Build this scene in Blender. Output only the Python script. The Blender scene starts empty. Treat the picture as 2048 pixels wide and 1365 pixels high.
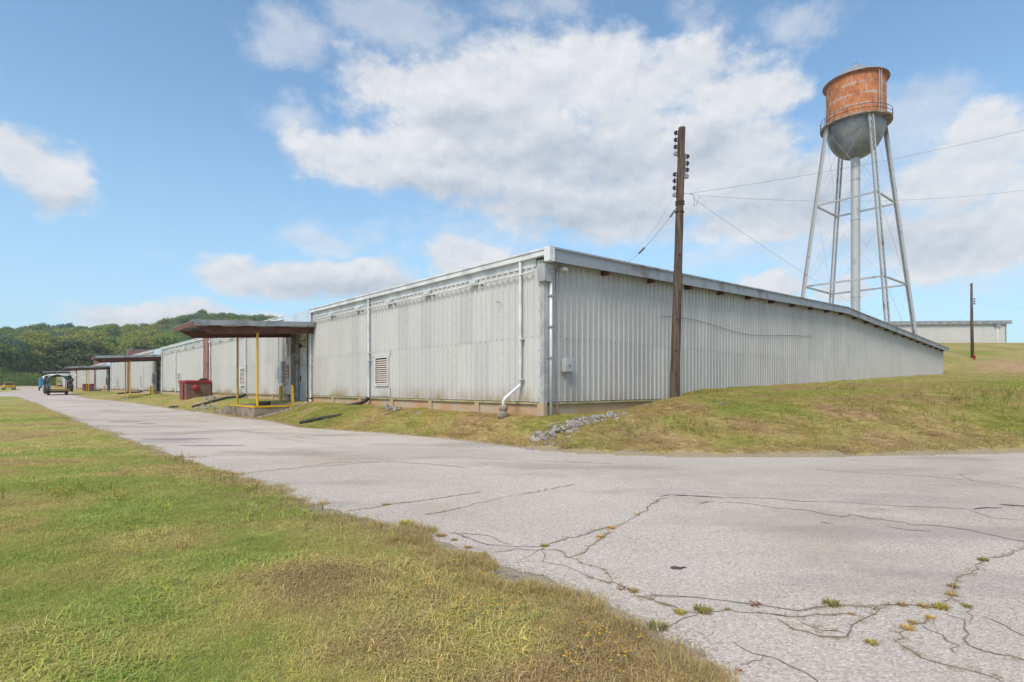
import bpy, bmesh, math, random
import numpy as np
from mathutils import Vector, Matrix, Euler
random.seed(7); np.random.seed(7)
RAD = math.radians
scene = bpy.context.scene
COL = scene.collection

# ------------------------------------------------------------------ camera
H = 1.7                      # eye height
F = 1083.9                   # focal length in pixels of a 2048 px wide picture
HY = 773.0                   # horizon row
cam_d = bpy.data.cameras.new('camera'); cam = bpy.data.objects.new('camera', cam_d); COL.objects.link(cam)
cam.location = (0, 0, H); cam.rotation_euler = (RAD(90), 0, 0)
cam_d.sensor_width = 36; cam_d.lens = 36 * F / 2048; cam_d.shift_y = (HY - 682.5) / 2048
cam_d.clip_start = 0.05; cam_d.clip_end = 4000
scene.camera = cam

# ------------------------------------------------------------------ light
EXPO = 1.2
SKY_STR = 0.06
SUN_EL, SUN_AZ = 50.0, 206.0        # azimuth clockwise from +Y: behind the camera, a little left
scene.view_settings.view_transform = 'Standard'; scene.view_settings.look = 'None'
scene.view_settings.exposure = EXPO; scene.view_settings.gamma = 1.0
try: scene.view_settings.use_curve_mapping = False
except Exception: pass
sd_ = bpy.data.lights.new('sun', 'SUN'); sd_.energy = 1.5; sd_.angle = RAD(24); sd_.color = (1.0, 0.91, 0.78)
sun = bpy.data.objects.new('sun', sd_); COL.objects.link(sun)
sdir = Vector((math.sin(RAD(SUN_AZ)) * math.cos(RAD(SUN_EL)), math.cos(RAD(SUN_AZ)) * math.cos(RAD(SUN_EL)), math.sin(RAD(SUN_EL))))
sun.rotation_euler = sdir.to_track_quat('Z', 'Y').to_euler(); sun.location = (0, 0, 60)

class NT:
    """small helper round a node tree"""
    def __init__(s, tree): s.t = tree; s.n = tree.nodes; s.l = tree.links
    def new(s, typ, **kw):
        n = s.n.new(typ)
        for k, v in kw.items(): setattr(n, k, v)
        return n
    def set(s, sock, v):
        if isinstance(v, bpy.types.NodeSocket): s.l.new(v, sock)
        else: sock.default_value = v
    def math(s, op, a, b=0.0, c=None, clamp=False):
        n = s.new('ShaderNodeMath', operation=op, use_clamp=clamp); s.set(n.inputs[0], a); s.set(n.inputs[1], b)
        if c is not None: s.set(n.inputs[2], c)
        return n.outputs[0]
    def vmath(s, op, a, b=None, c=None):
        n = s.new('ShaderNodeVectorMath', operation=op); s.set(n.inputs[0], a)
        if b is not None: s.set(n.inputs[1], b)
        if c is not None: s.set(n.inputs[2], c)
        return n.outputs['Value'] if op in ('LENGTH', 'DOT_PRODUCT', 'DISTANCE') else n.outputs[0]
    def noise(s, vec, scale, detail=4.0, rough=0.55, dist=0.0):
        n = s.new('ShaderNodeTexNoise'); s.set(n.inputs['Vector'], vec)
        n.inputs['Scale'].default_value = scale; n.inputs['Detail'].default_value = detail
        n.inputs['Roughness'].default_value = rough; n.inputs['Distortion'].default_value = dist
        return n.outputs['Fac']
    def ramp(s, v, a, b, lo=0.0, hi=1.0, smooth=True):
        n = s.new('ShaderNodeMapRange', interpolation_type='SMOOTHSTEP' if smooth else 'LINEAR')
        s.set(n.inputs['Value'], v); n.inputs['From Min'].default_value = a; n.inputs['From Max'].default_value = b
        n.inputs['To Min'].default_value = lo; n.inputs['To Max'].default_value = hi
        return n.outputs['Result']
    def mix(s, fac, a, b, mode='MIX'):
        n = s.new('ShaderNodeMix', data_type='RGBA', blend_type=mode); s.set(n.inputs[0], fac)
        for sock, v in ((n.inputs[6], a), (n.inputs[7], b)):
            if isinstance(v, bpy.types.NodeSocket): s.l.new(v, sock)
            else: sock.default_value = (*v, 1) if len(v) == 3 else v
        return n.outputs[2]

# ------------------------------------------------------------------ sky
world = bpy.data.worlds.new('World'); scene.world = world; world.use_nodes = True
w = NT(world.node_tree); w.n.clear()
def make_sky():
    K = 1.0 / (SKY_STR * 2 ** EXPO)
    sky = w.new('ShaderNodeTexSky', sky_type='NISHITA'); sky.sun_disc = False
    sky.sun_elevation = RAD(SUN_EL); sky.sun_rotation = RAD(SUN_AZ); sky.air_density = 1.0; sky.dust_density = 0.6; sky.ozone_density = 2.0
    sky.altitude = 200
    tc = w.new('ShaderNodeTexCoord'); d = tc.outputs['Generated']
    sep = w.new('ShaderNodeSeparateXYZ'); w.l.new(d, sep.inputs[0])
    x, y, z = sep.outputs
    az = w.math('ARCTAN2', x, y); el = w.math('ARCSINE', z)
    comb = w.new('ShaderNodeCombineXYZ'); w.l.new(az, comb.inputs[0]); w.l.new(el, comb.inputs[1])
    P = comb.outputs[0]
    st = w.vmath('MULTIPLY', d, (1, 1, 1.5))
    warp = w.new('ShaderNodeTexNoise'); w.l.new(st, warp.inputs['Vector'])
    warp.inputs['Scale'].default_value = 7.0; warp.inputs['Detail'].default_value = 3
    wv = w.vmath('MULTIPLY', w.vmath('SUBTRACT', warp.outputs['Color'], (.5, .5, .5)), (.10, .07, 0))
    Pw = w.vmath('ADD', P, wv)
    def cloud_set(blobs):
        acc = None
        for (px, py, rx, ry) in blobs:
            a = math.atan((px - 1024) / F); e = math.atan((HY - py) / F * math.cos(a))
            ia = F / (rx * math.cos(a) ** 2); ie = F / (ry * math.cos(a))
            L = w.vmath('LENGTH', w.vmath('MULTIPLY_ADD', Pw, (ia, ie, 0), (-a * ia, -e * ie, 0)))
            acc = L if acc is None else w.math('MINIMUM', acc, L)
        return w.math('SUBTRACT', 1.0, acc)
    heap = cloud_set(CLOUDS)
    thin = cloud_set(WISPS)
    dark = cloud_set(BASES)
    n1 = w.noise(st, 7.5, 10, .61)
    n2 = w.noise(w.vmath('ADD', st, (-.006, 0, .022)), 7.5, 10, .61)
    cov = w.math('ADD', heap, w.math('MULTIPLY', w.math('SUBTRACT', n1, .5), 2.1))
    a1 = w.ramp(cov, .0, .54)
    tn = w.noise(st, 9.0, 10, .66)
    a2 = w.math('MULTIPLY', w.ramp(w.math('ADD', thin, w.math('MULTIPLY', w.math('SUBTRACT', tn, .5), 2.8)), 0.0, 1.0), .58)
    # the same broken cumulus goes on round the rest of the sky
    frame = w.math('SUBTRACT', 1.0, w.vmath('LENGTH', w.vmath('MULTIPLY_ADD', P, (1 / .98, 1 / .62, 0), (0, -.30 / .62, 0))))
    outside = w.ramp(frame, -.05, .12, 1, 0)
    gen = w.noise(w.vmath('MULTIPLY', d, (1, 1, 1.7)), 2.6, 9, .58)
    a3 = w.math('MULTIPLY', w.math('MULTIPLY', w.ramp(gen, .48, .60), outside), w.ramp(z, -.02, .10))
    alpha = w.math('MAXIMUM', w.math('MAXIMUM', a1, a2), a3)
    light = w.math('ADD', w.math('MULTIPLY', w.math('SUBTRACT', n1, n2), 2.0), .80)
    dk = w.ramp(w.math('ADD', dark, w.math('MULTIPLY', w.math('SUBTRACT', tn, .5), 1.2)), -.1, .9)
    light = w.math('SUBTRACT', light, w.math('MULTIPLY', dk, .54), clamp=True)
    white = tuple(v * K for v in (.85, .86, .885)); grey = tuple(v * K for v in (.47, .54, .64))
    ccol = w.mix(light, grey, white)
    blue = w.mix(1.0, sky.outputs['Color'], SKY_TINT, 'MULTIPLY')
    # pale air towards the horizon
    hz = w.ramp(z, -.02, .52, .66, 0.02)
    blue = w.mix(hz, blue, tuple(v * K for v in (.41, .62, .82)))
    colr = w.mix(w.math('MULTIPLY', alpha, .96), blue, ccol)
    bg = w.new('ShaderNodeBackground'); w.l.new(colr, bg.inputs['Color']); bg.inputs['Strength'].default_value = SKY_STR
    out = w.new('ShaderNodeOutputWorld'); w.l.new(bg.outputs[0], out.inputs[0])
SKY_TINT = (1.42, 1.62, 1.56)
# pixel-measured directions of the cumulus in view: (azimuth px, row, half width, half height)
CLOUDS = [(80, 350, 140, 85), (20, 320, 80, 60), (150, 370, 70, 40),
          (770, 165, 160, 75), (880, 260, 170, 80), (900, 190, 170, 95), (1060, 180, 190, 110), (1180, 140, 160, 90), (1360, 170, 220, 95), (1480, 200, 150, 85),
          (760, 330, 170, 75), (900, 350, 200, 90), (1080, 310, 260, 130), (1300, 290, 260, 140), (1180, 400, 330, 90), (1460, 340, 180, 120),
          (1560, 400, 190, 90), (1500, 440, 260, 60),
          (540, 560, 200, 50), (720, 570, 200, 65), (930, 530, 130, 75), (300, 642, 170, 36), (400, 632, 120, 46), (520, 640, 110, 34),
          (1560, 575, 120, 45), (1680, 590, 70, 40),
          (1970, 280, 150, 90), (1900, 360, 220, 130), (1850, 470, 260, 110), (2060, 400, 160, 150), (1990, 500, 150, 60)]
WISPS = [(560, 60, 150, 70), (760, 40, 180, 60), (1390, 60, 90, 90), (1600, 40, 120, 50), (1100, 20, 160, 40), (600, 250, 80, 50), (1700, 330, 200, 100),
         (1620, 500, 260, 110), (1950, 540, 260, 110), (1500, 500, 300, 70), (1850, 250, 200, 110), (1700, 420, 260, 120), (680, 480, 150, 50), (1000, 470, 200, 40)]
BASES = [(1150, 330, 330, 75), (1400, 300, 200, 60), (900, 400, 260, 60), (1200, 430, 320, 60), (1600, 400, 260, 90), (1850, 480, 260, 80), (720, 590, 260, 40),
         (950, 250, 180, 50), (80, 400, 150, 30), (380, 655, 220, 20)]
make_sky()

# ------------------------------------------------------------------ materials
def mat(name, c1, c2=None, rough=.7, metal=0.0, scale=3.0, lo=.4, hi=.62, bump=0.0, bscale=40.0, spec=.4, coords='Object', stretch=(1, 1, 1), detail=6, rand=0.0):
    m = bpy.data.materials.new(name); m.use_nodes = True; q = NT(m.node_tree); q.n.clear()
    out = q.new('ShaderNodeOutputMaterial'); b = q.new('ShaderNodeBsdfPrincipled'); q.l.new(b.outputs[0], out.inputs[0])
    b.inputs['Roughness'].default_value = rough; b.inputs['Metallic'].default_value = metal; b.inputs['Specular IOR Level'].default_value = spec
    tc = q.new('ShaderNodeTexCoord'); v = q.vmath('MULTIPLY', tc.outputs[coords], stretch)
    if c2 is None: c2 = tuple(x * .75 for x in c1)
    f = q.ramp(q.noise(v, scale, detail), lo, hi)
    col = q.mix(f, c1, c2)
    if rand:
        oi = q.new('ShaderNodeObjectInfo')
        col = q.mix(1.0, col, q.mix(oi.outputs['Random'], (1 - rand,) * 3, (1 + rand,) * 3), 'MULTIPLY')
    q.l.new(col, b.inputs['Base Color'])
    if bump:
        bn = q.new('ShaderNodeBump'); bn.inputs['Strength'].default_value = bump; bn.inputs['Distance'].default_value = .02
        q.l.new(q.noise(v, bscale, 4), bn.inputs['Height']); q.l.new(bn.outputs[0], b.inputs['Normal'])
    m['q'] = 0
    return m

def cladding_mat(name, base, dirt, stain_amt):
    """painted corrugated sheet: rain streaks, dull mottling and clay splash low on the wall"""
    m = bpy.data.materials.new(name); m.use_nodes = True; q = NT(m.node_tree); q.n.clear()
    out = q.new('ShaderNodeOutputMaterial'); b = q.new('ShaderNodeBsdfPrincipled'); q.l.new(b.outputs[0], out.inputs[0])
    b.inputs['Roughness'].default_value = .5; b.inputs['Metallic'].default_value = .15; b.inputs['Specular IOR Level'].default_value = .35
    g = q.new('ShaderNodeNewGeometry'); pos = g.outputs['Position']
    streak = q.ramp(q.noise(q.vmath('MULTIPLY', pos, (5, 5, .35)), 2.2, 5, .6), .38, .68)
    mott = q.ramp(q.noise(q.vmath('MULTIPLY', pos, (1, 1, .6)), .8, 6, .6), .35, .7)
    col = q.mix(q.math('MULTIPLY', streak, .22), base, dirt)
    col = q.mix(q.math('MULTIPLY', mott, .28), col, dirt)
    sep = q.new('ShaderNodeSeparateXYZ'); q.l.new(pos, sep.inputs[0])
    low = q.ramp(sep.outputs[2], 1.15, 2.0, 1, 0)
    patch = q.ramp(q.noise(q.vmath('MULTIPLY', pos, (1, 1, .5)), .55, 4, .6), .40, .66)
    splash = q.math('MULTIPLY', q.math('MULTIPLY', low, low), q.math('MULTIPLY', patch, stain_amt))
    col = q.mix(splash, col, (.30, .21, .09))
    oi = q.new('ShaderNodeObjectInfo')
    col = q.mix(1.0, col, q.mix(oi.outputs['Random'], (.92, .92, .93), (1.05, 1.05, 1.04)), 'MULTIPLY')
    q.l.new(col, b.inputs['Base Color'])
    bn = q.new('ShaderNodeBump'); bn.inputs['Strength'].default_value = .12; bn.inputs['Distance'].default_value = .02
    q.l.new(q.noise(pos, 3.0, 3), bn.inputs['Height']); q.l.new(bn.outputs[0], b.inputs['Normal'])
    return m

def brick_mat(name, c1, c2, mortar):
    m = bpy.data.materials.new(name); m.use_nodes = True; q = NT(m.node_tree); q.n.clear()
    out = q.new('ShaderNodeOutputMaterial'); b = q.new('ShaderNodeBsdfPrincipled'); q.l.new(b.outputs[0], out.inputs[0])
    b.inputs['Roughness'].default_value = .85
    tc = q.new('ShaderNodeTexCoord'); sp = q.new('ShaderNodeSeparateXYZ'); q.l.new(tc.outputs['Object'], sp.inputs[0])
    cb = q.new('ShaderNodeCombineXYZ'); q.l.new(q.math('ADD', sp.outputs[0], sp.outputs[1]), cb.inputs[0]); q.l.new(sp.outputs[2], cb.inputs[1])
    br = q.new('ShaderNodeTexBrick'); q.l.new(cb.outputs[0], br.inputs['Vector'])
    br.inputs['Color1'].default_value = (*c1, 1); br.inputs['Color2'].default_value = (*c2, 1); br.inputs['Mortar'].default_value = (*mortar, 1)
    br.inputs['Scale'].default_value = 1.0; br.inputs['Mortar Size'].default_value = .012; br.inputs['Brick Width'].default_value = .22; br.inputs['Row Height'].default_value = .075
    col = q.mix(q.math('MULTIPLY', q.ramp(q.noise(tc.outputs['Object'], 1.6, 5), .42, .66), .55), br.outputs['Color'], (.07, .045, .035))
    q.l.new(col, b.inputs['Base Color'])
    bn = q.new('ShaderNodeBump'); bn.inputs['Strength'].default_value = .6; bn.inputs['Distance'].default_value = .01
    q.l.new(br.outputs['Fac'], bn.inputs['Height']); bn.invert = True; q.l.new(bn.outputs[0], b.inputs['Normal'])
    return m

M = {}
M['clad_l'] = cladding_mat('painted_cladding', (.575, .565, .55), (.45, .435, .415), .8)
M['clad_r'] = cladding_mat('shaded_weathered_cladding', (.50, .49, .475), (.34, .33, .315), .45)  # same paint as the front, darkened to carry the gable's shade, plus weathering
M['white'] = mat('white_paint', (.68, .69, .70), (.52, .53, .55), rough=.45, scale=1.5)
M['bluewhite'] = mat('pale_blue_metal', (.50, .60, .66), (.42, .52, .58), rough=.45, scale=1.2)
M['galv'] = mat('galvanised_metal', (.36, .37, .38), (.23, .235, .245), rough=.5, metal=.35, scale=1.6, bump=.05)
M['pale_galv'] = mat('pale_galvanised_trim', (.45, .455, .455), (.33, .335, .335), rough=.55, metal=.2, scale=1.6)
M['fascia'] = mat('weathered_fascia', (.33, .35, .37), (.22, .20, .19), rough=.55, metal=.3, scale=1.3, lo=.48, hi=.7)
M['rust_edge'] = mat('rusted_roof_edge', (.34, .33, .32), (.22, .11, .06), rough=.8, scale=2.0, lo=.5, hi=.62)
M['roof'] = mat('roof_metal', (.42, .44, .46), (.34, .36, .38), rough=.5, metal=.3, scale=.6)
M['dark'] = mat('dark_void', (.02, .02, .02), (.03, .03, .03), rough=.9)  # near-black stand-in for the darkness inside gaps and hollows
M['concrete'] = mat('clay_stained_concrete', (.43, .345, .25), (.45, .28, .16), rough=.9, scale=.9, bump=.15, detail=8)
M['concrete_g'] = mat('mossy_concrete', (.30, .25, .19), (.17, .14, .10), rough=.92, scale=1.6, bump=.25, detail=8)
M['sill'] = mat('stained_base_trim', (.40, .36, .20), (.30, .26, .13), rough=.7, scale=2)
M['door'] = mat('grey_door_paint', (.52, .53, .54), (.40, .41, .42), rough=.6, scale=1.5)
M['header'] = mat('grimy_white_panel', (.62, .60, .55), (.34, .30, .22), rough=.7, scale=1.5)
M['brown'] = mat('brown_painted_steel', (.17, .064, .043), (.11, .045, .032), rough=.6, scale=2)
M['yellow'] = mat('yellow_paint', (.66, .40, .015), (.50, .27, .02), rough=.5, scale=3, lo=.5, hi=.72)
M['red'] = mat('red_paint', (.36, .015, .02), (.22, .02, .02), rough=.45, scale=2)
M['black'] = mat('black_plastic', (.015, .015, .016), (.03, .03, .03), rough=.5, scale=6)
M['tan'] = mat('tan_louvre_paint', (.60, .51, .44), (.48, .40, .34), rough=.6, scale=4)
M['grey_box'] = mat('grey_enamel', (.44, .47, .48), (.36, .38, .39), rough=.5, scale=3)
M['brick'] = brick_mat('dark_brick', (.15, .06, .042), (.21, .095, .06), (.17, .13, .10))
M['brick_red'] = brick_mat('red_brick', (.26, .085, .06), (.32, .12, .085), (.36, .26, .22))
M['wood'] = mat('weathered_pole_wood', (.135, .095, .072), (.062, .044, .034), rough=.95, scale=3.0, stretch=(6, 6, .3), bump=.6, bscale=14, detail=8)
M['insul'] = mat('brown_glazed_porcelain', (.055, .022, .016), (.035, .016, .012), rough=.3)
M['iron'] = mat('rusted_iron', (.10, .055, .035), (.05, .03, .022), rough=.8)
M['wire'] = mat('dark_wire', (.09, .09, .095), (.12, .12, .12), rough=.6)
M['tower'] = mat('tower_grey_paint', (.44, .445, .45), (.32, .32, .315), rough=.5, metal=.2, scale=.6, lo=.5, hi=.7)
M['tower_dark'] = mat('tower_bowl_paint', (.25, .25, .25), (.165, .165, .16), rough=.42, metal=.35, scale=.5)
M['tower_rust'] = mat('tower_leg_paint', (.36, .365, .37), (.22, .13, .08), rough=.6, scale=.6, lo=.56, hi=.72)
M['rock'] = mat('riprap_stone', (.33, .305, .275), (.20, .18, .155), rough=.95, scale=2.5, bump=.5, bscale=12, rand=.25)
M['tyre'] = mat('tyre_rubber', (.018, .018, .018), (.03, .03, .028), rough=.85)
M['steel_dark'] = mat('dark_frame_steel', (.022, .022, .024), (.06, .04, .03), rough=.6)
M['tarp_dark'] = mat('torn_grey_tarp', (.035, .037, .04), (.11, .115, .125), rough=.8, scale=1.6)
M['tarp_white'] = mat('dirty_white_tarp', (.66, .65, .61), (.40, .38, .34), rough=.7, scale=1.2)
M['tarp_teal'] = mat('faded_teal_tarp', (.025, .07, .085), (.04, .09, .10), rough=.7)
M['bed_wood'] = mat('trailer_deck_wood', (.34, .22, .07), (.22, .15, .06), rough=.85, scale=4)
M['blue'] = mat('blue_vehicle_paint', (.03, .25, .40), (.03, .20, .33), rough=.4, scale=1)
M['glass'] = mat('dark_window_glass', (.02, .025, .03), (.03, .035, .04), rough=.08, spec=.6)
M['chrome'] = mat('dull_chrome', (.45, .45, .45), (.3, .3, .3), rough=.25, metal=.8)
M['lamp_red'] = mat('red_tail_lens', (.30, .01, .01), (.25, .01, .01), rough=.2)
M['pickup'] = mat('yellow_car_paint', (.62, .36, .02), (.55, .31, .02), rough=.3, scale=1)
M['sign_white'] = mat('sign_white', (.7, .7, .68), (.6, .6, .58), rough=.5)
M['sign_red'] = mat('sign_red', (.5, .06, .03), (.42, .06, .03), rough=.5)
M['bark'] = mat('tree_bark', (.10, .075, .055), (.06, .045, .035), rough=.95)

def tank_mat():
    """rusted shell plates: paint survives near the plate seams and as runs"""
    m = bpy.data.materials.new('rusted_tank_plate'); m.use_nodes = True; q = NT(m.node_tree); q.n.clear()
    out = q.new('ShaderNodeOutputMaterial'); b = q.new('ShaderNodeBsdfPrincipled'); q.l.new(b.outputs[0], out.inputs[0])
    b.inputs['Roughness'].default_value = .8
    uv = q.new('ShaderNodeTexCoord'); sp = q.new('ShaderNodeSeparateXYZ'); q.l.new(uv.outputs['UV'], sp.inputs[0])
    g = q.new('ShaderNodeTexCoord').outputs['Object']
    def edge(s): return q.math('MINIMUM', s, q.math('SUBTRACT', 1.0, s))
    ev = q.math('MULTIPLY', edge(sp.outputs[1]), .8); eu = q.math('MULTIPLY', edge(sp.outputs[0]), 5.0)
    e = q.math('MINIMUM', ev, eu)
    n = q.noise(q.vmath('MULTIPLY', g, (1, 1, .6)), 1.4, 8, .62)
    seam = q.ramp(q.math('ADD', e, q.math('MULTIPLY', q.math('SUBTRACT', n, .5), .62)), .0, .085, 1, 0)
    run = q.ramp(q.noise(q.vmath('MULTIPLY', g, (6, 6, .22)), 1.3, 7, .65), .48, .68)
    rust = q.mix(q.ramp(n, .38, .62), (.52, .185, .06), (.37, .115, .042))
    rust = q.mix(q.math('MULTIPLY', q.ramp(q.noise(g, 3.5, 6), .5, .7), .75), rust, (.22, .055, .022))
    rust = q.mix(q.math('MULTIPLY', run, .6), rust, (.50, .27, .13))
    col = q.mix(q.math('MULTIPLY', seam, .75), rust, (.45, .37, .31))
    q.l.new(col, b.inputs['Base Color'])
    return m
M['tank'] = tank_mat()
M['rust_dull2'] = mat('balcony_rust', (.33, .27, .22), (.20, .12, .08), rough=.85, scale=1.5)
M['rust_dull'] = mat('dull_rust', (.34, .13, .05), (.22, .08, .04), rough=.85, scale=2)

def leaf_mat(name, c1, c2, var):
    m = bpy.data.materials.new(name); m.use_nodes = True; q = NT(m.node_tree); q.n.clear()
    out = q.new('ShaderNodeOutputMaterial'); b = q.new('ShaderNodeBsdfPrincipled')
    b.inputs['Roughness'].default_value = .6; b.inputs['Specular IOR Level'].default_value = .25
    oi = q.new('ShaderNodeObjectInfo'); g = q.new('ShaderNodeNewGeometry')
    n = q.ramp(q.noise(q.new('ShaderNodeTexCoord').outputs['Object'], .45, 4), .35, .65)
    col = q.mix(n, c1, c2)
    col = q.mix(1.0, col, q.mix(oi.outputs['Random'], (1 - var, 1 - var, 1 - var * .6), (1 + var * 1.6, 1 + var, 1 - var * .3)), 'MULTIPLY')
    col = q.mix(1.0, col, q.mix(g.outputs['Random Per Island'], (.7, .7, .7), (1.3, 1.3, 1.3)), 'MULTIPLY')
    q.l.new(col, b.inputs['Base Color'])
    tr = q.new('ShaderNodeBsdfTranslucent'); q.l.new(col, tr.inputs['Color'])
    ms = q.new('ShaderNodeMixShader'); ms.inputs[0].default_value = .42
    q.l.new(b.outputs[0], ms.inputs[1]); q.l.new(tr.outputs[0], ms.inputs[2]); q.l.new(ms.outputs[0], out.inputs[0])
    return m

# ------------------------------------------------------------------ mesh helpers
class MB:
    def __init__(s): s.v = []; s.f = []; s.mi = []; s.uv = {}
    def add(s, vs, fs, mi=0):
        o = len(s.v); s.v += [tuple(v) for v in vs]
        for f in fs: s.f.append(tuple(i + o for i in f)); s.mi.append(mi)
    def box(s, x0, x1, y0, y1, z0, z1, mi=0):
        s.add([(x0, y0, z0), (x1, y0, z0), (x1, y1, z0), (x0, y1, z0), (x0, y0, z1), (x1, y0, z1), (x1, y1, z1), (x0, y1, z1)],
              [(0, 3, 2, 1), (4, 5, 6, 7), (0, 1, 5, 4), (1, 2, 6, 5), (2, 3, 7, 6), (3, 0, 4, 7)], mi); return s
    def hexa(s, p, mi=0):   # eight corners, bottom four then top four
        s.add(p, [(0, 3, 2, 1), (4, 5, 6, 7), (0, 1, 5, 4), (1, 2, 6, 5), (2, 3, 7, 6), (3, 0, 4, 7)], mi); return s
    def tube(s, pts, r, n=10, cap=True, mi=0):
        pts = [Vector(p) for p in pts]; rs = r if isinstance(r, (list, tuple)) else [r] * len(pts)
        rings = []; up = Vector((0, 0, 1))
        vs = []
        for i, p in enumerate(pts):
            d = (pts[min(i + 1, len(pts) - 1)] - pts[max(i - 1, 0)]).normalized()
            a = d.cross(up) if abs(d.z) < .95 else d.cross(Vector((0, 1, 0)))
            a.normalize(); b = a.cross(d)
            for k in range(n):
                t = 2 * math.pi * k / n
                vs.append(p + (a * math.cos(t) + b * math.sin(t)) * rs[i])
        fs = []
        for i in range(len(pts) - 1):
            for k in range(n):
                k2 = (k + 1) % n
                fs.append((i * n + k, i * n + k2, (i + 1) * n + k2, (i + 1) * n + k))
        if cap: fs.append(tuple(range(n))[::-1]); fs.append(tuple((len(pts) - 1) * n + k for k in range(n)))
        s.add(vs, fs, mi); return s
    def bar(s, a, b, wd, dp, up=(0, 0, 1), mi=0):   # rectangular bar from a to b
        a = Vector(a); b = Vector(b); d = (b - a).normalized(); u = Vector(up)
        if abs(d.dot(u)) > .98: u = Vector((1, 0, 0))
        x = d.cross(u).normalized() * wd / 2; y = x.cross(d).normalized() * dp / 2
        s.hexa([a - x - y, a + x - y, a + x + y, a - x + y, b - x - y, b + x - y, b + x + y, b - x + y], mi); return s
    def lathe(s, prof, n=24, center=(0, 0, 0), mi=0, cap=False):
        cx, cy, cz = center; vs = []
        for r, z in prof:
            for k in range(n):
                t = 2 * math.pi * k / n; vs.append((cx + r * math.cos(t), cy + r * math.sin(t), cz + z))
        fs = []
        for i in range(len(prof) - 1):
            for k in range(n):
                k2 = (k + 1) % n; fs.append((i * n + k, i * n + k2, (i + 1) * n + k2, (i + 1) * n + k))
        if cap: fs.append(tuple(range(n))[::-1]); fs.append(tuple((len(prof) - 1) * n + k for k in range(n)))
        s.add(vs, fs, mi); return s
    def mesh(s, name, mats, smooth=False, bevel=0.0):
        me = bpy.data.meshes.new(name); me.from_pydata(s.v, [], s.f)
        for m in (mats if isinstance(mats, (list, tuple)) else [mats]): me.materials.append(m)
        if any(s.mi): me.polygons.foreach_set('material_index', s.mi)
        if smooth: me.polygons.foreach_set('use_smooth', [True] * len(me.polygons))
        if bevel:
            bm = bmesh.new(); bm.from_mesh(me)
            bmesh.ops.bevel(bm, geom=[e for e in bm.edges if len(e.link_faces) == 2 and e.calc_face_angle(0) > .6], offset=bevel, segments=2, affect='EDGES', profile=.6)
            bm.to_mesh(me); bm.free()
        me.update(); return me
    def build(s, name, mats, parent=None, smooth=False, bevel=0.0, loc=None):
        return place(name, s.mesh(name, mats, smooth, bevel), parent, loc)

def smooth_by_angle(me, deg=35):
    me.polygons.foreach_set('use_smooth', [True] * len(me.polygons))
    bm = bmesh.new(); bm.from_mesh(me)
    for e in bm.edges:
        if len(e.link_faces) == 2 and e.calc_face_angle(0) > RAD(deg): e.smooth = False
    bm.to_mesh(me); bm.free()

def place(name, me, parent=None, loc=None, rot=None, scale=None):
    o = bpy.data.objects.new(name, me); COL.objects.link(o)
    if parent: o.parent = parent
    if loc: o.location = loc
    if rot: o.rotation_euler = rot
    if scale: o.scale = scale
    return o
def thing(name, label, cat, loc=(0, 0, 0), rot=(0, 0, 0), group=None):
    o = bpy.data.objects.new(name, None); COL.objects.link(o); o.location = loc; o.rotation_euler = rot
    o.empty_display_size = .2
    tag(o, label, cat, group); return o
def tag(o, label=None, cat=None, group=None, kind=None):
    if label: o['label'] = label
    if cat: o['category'] = cat
    if group: o['group'] = group
    if kind: o['kind'] = kind
    return o
def copy_tree(o, parent=None):
    c = o.copy(); COL.objects.link(c); c.parent = parent
    for ch in o.children: copy_tree(ch, c)
    return c

# ------------------------------------------------------------------ layout
PX = 62.0                                      # pixels per metre at the near corner
D0 = F / PX
C = np.array([(1087 - 1024) / F * D0, D0])     # ground position of the near building corner
dL = np.array([25 - 1024, F]); dL /= np.linalg.norm(dL)     # along the long front (t)
dR = np.array([2200 - 1024, F]); dR /= np.linalg.norm(dR)   # along the gable end (s)
BROT = math.atan2(dR[1], dR[0])
def T(px): return D0 / dL[1] * (1062 / (px - 25) - 1)
def S(px): return D0 / dR[1] * (1113 / (2200 - px) - 1)
def W(s, t, z=0.0): p = C + s * dR + t * dL; return Vector((p[0], p[1], z))
def st_of(x, y):
    rx = x - C[0]; ry = y - C[1]
    return rx * dR[0] + ry * dR[1], rx * dL[0] + ry * dL[1]
B_S, B_T, RIDGE = 65.5, 262.0, 29.5            # footprint of the long warehouse
EAVE, RIDGE_Z, PANEL_Z = 6.08, 7.12, 1.19

def sstep(a, b, x): x = np.clip((x - a) / (b - a), 0, 1); return x * x * (3 - 2 * x)
def zr(y): y = np.asarray(y, float); return .0125 * (np.sqrt((y - 48) ** 2 + 64) + (y - 48)) / 2 - .004
def G(px, py):                                 # point of the road plane seen at a pixel
    d = 20.0
    for _ in range(60): d = .5 * d + .5 * (H - float(zr(d))) * F / (py - HY)
    return ((px - 1024) / F * d, d)
def ray(px, py, d): return Vector(((px - 1024) / F * d, d, H + (HY - py) / F * d))

_perm = np.random.RandomState(3).rand(256, 256)
def vnoise(x, y):
    xi = np.floor(x).astype(int); yi = np.floor(y).astype(int); fx = x - xi; fy = y - yi
    fx = fx * fx * (3 - 2 * fx); fy = fy * fy * (3 - 2 * fy)
    g = lambda a, b: _perm[a & 255, b & 255]
    return (g(xi, yi) * (1 - fx) + g(xi + 1, yi) * fx) * (1 - fy) + (g(xi, yi + 1) * (1 - fx) + g(xi + 1, yi + 1) * fx) * fy
def fbm(x, y, o=4, f=1.0):
    s = 0; a = .5
    for i in range(o): s = s + a * vnoise(x * f + 17.3 * i, y * f - 9.1 * i); f *= 2.03; a *= .5
    return s / (1 - .5 ** o)

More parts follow.
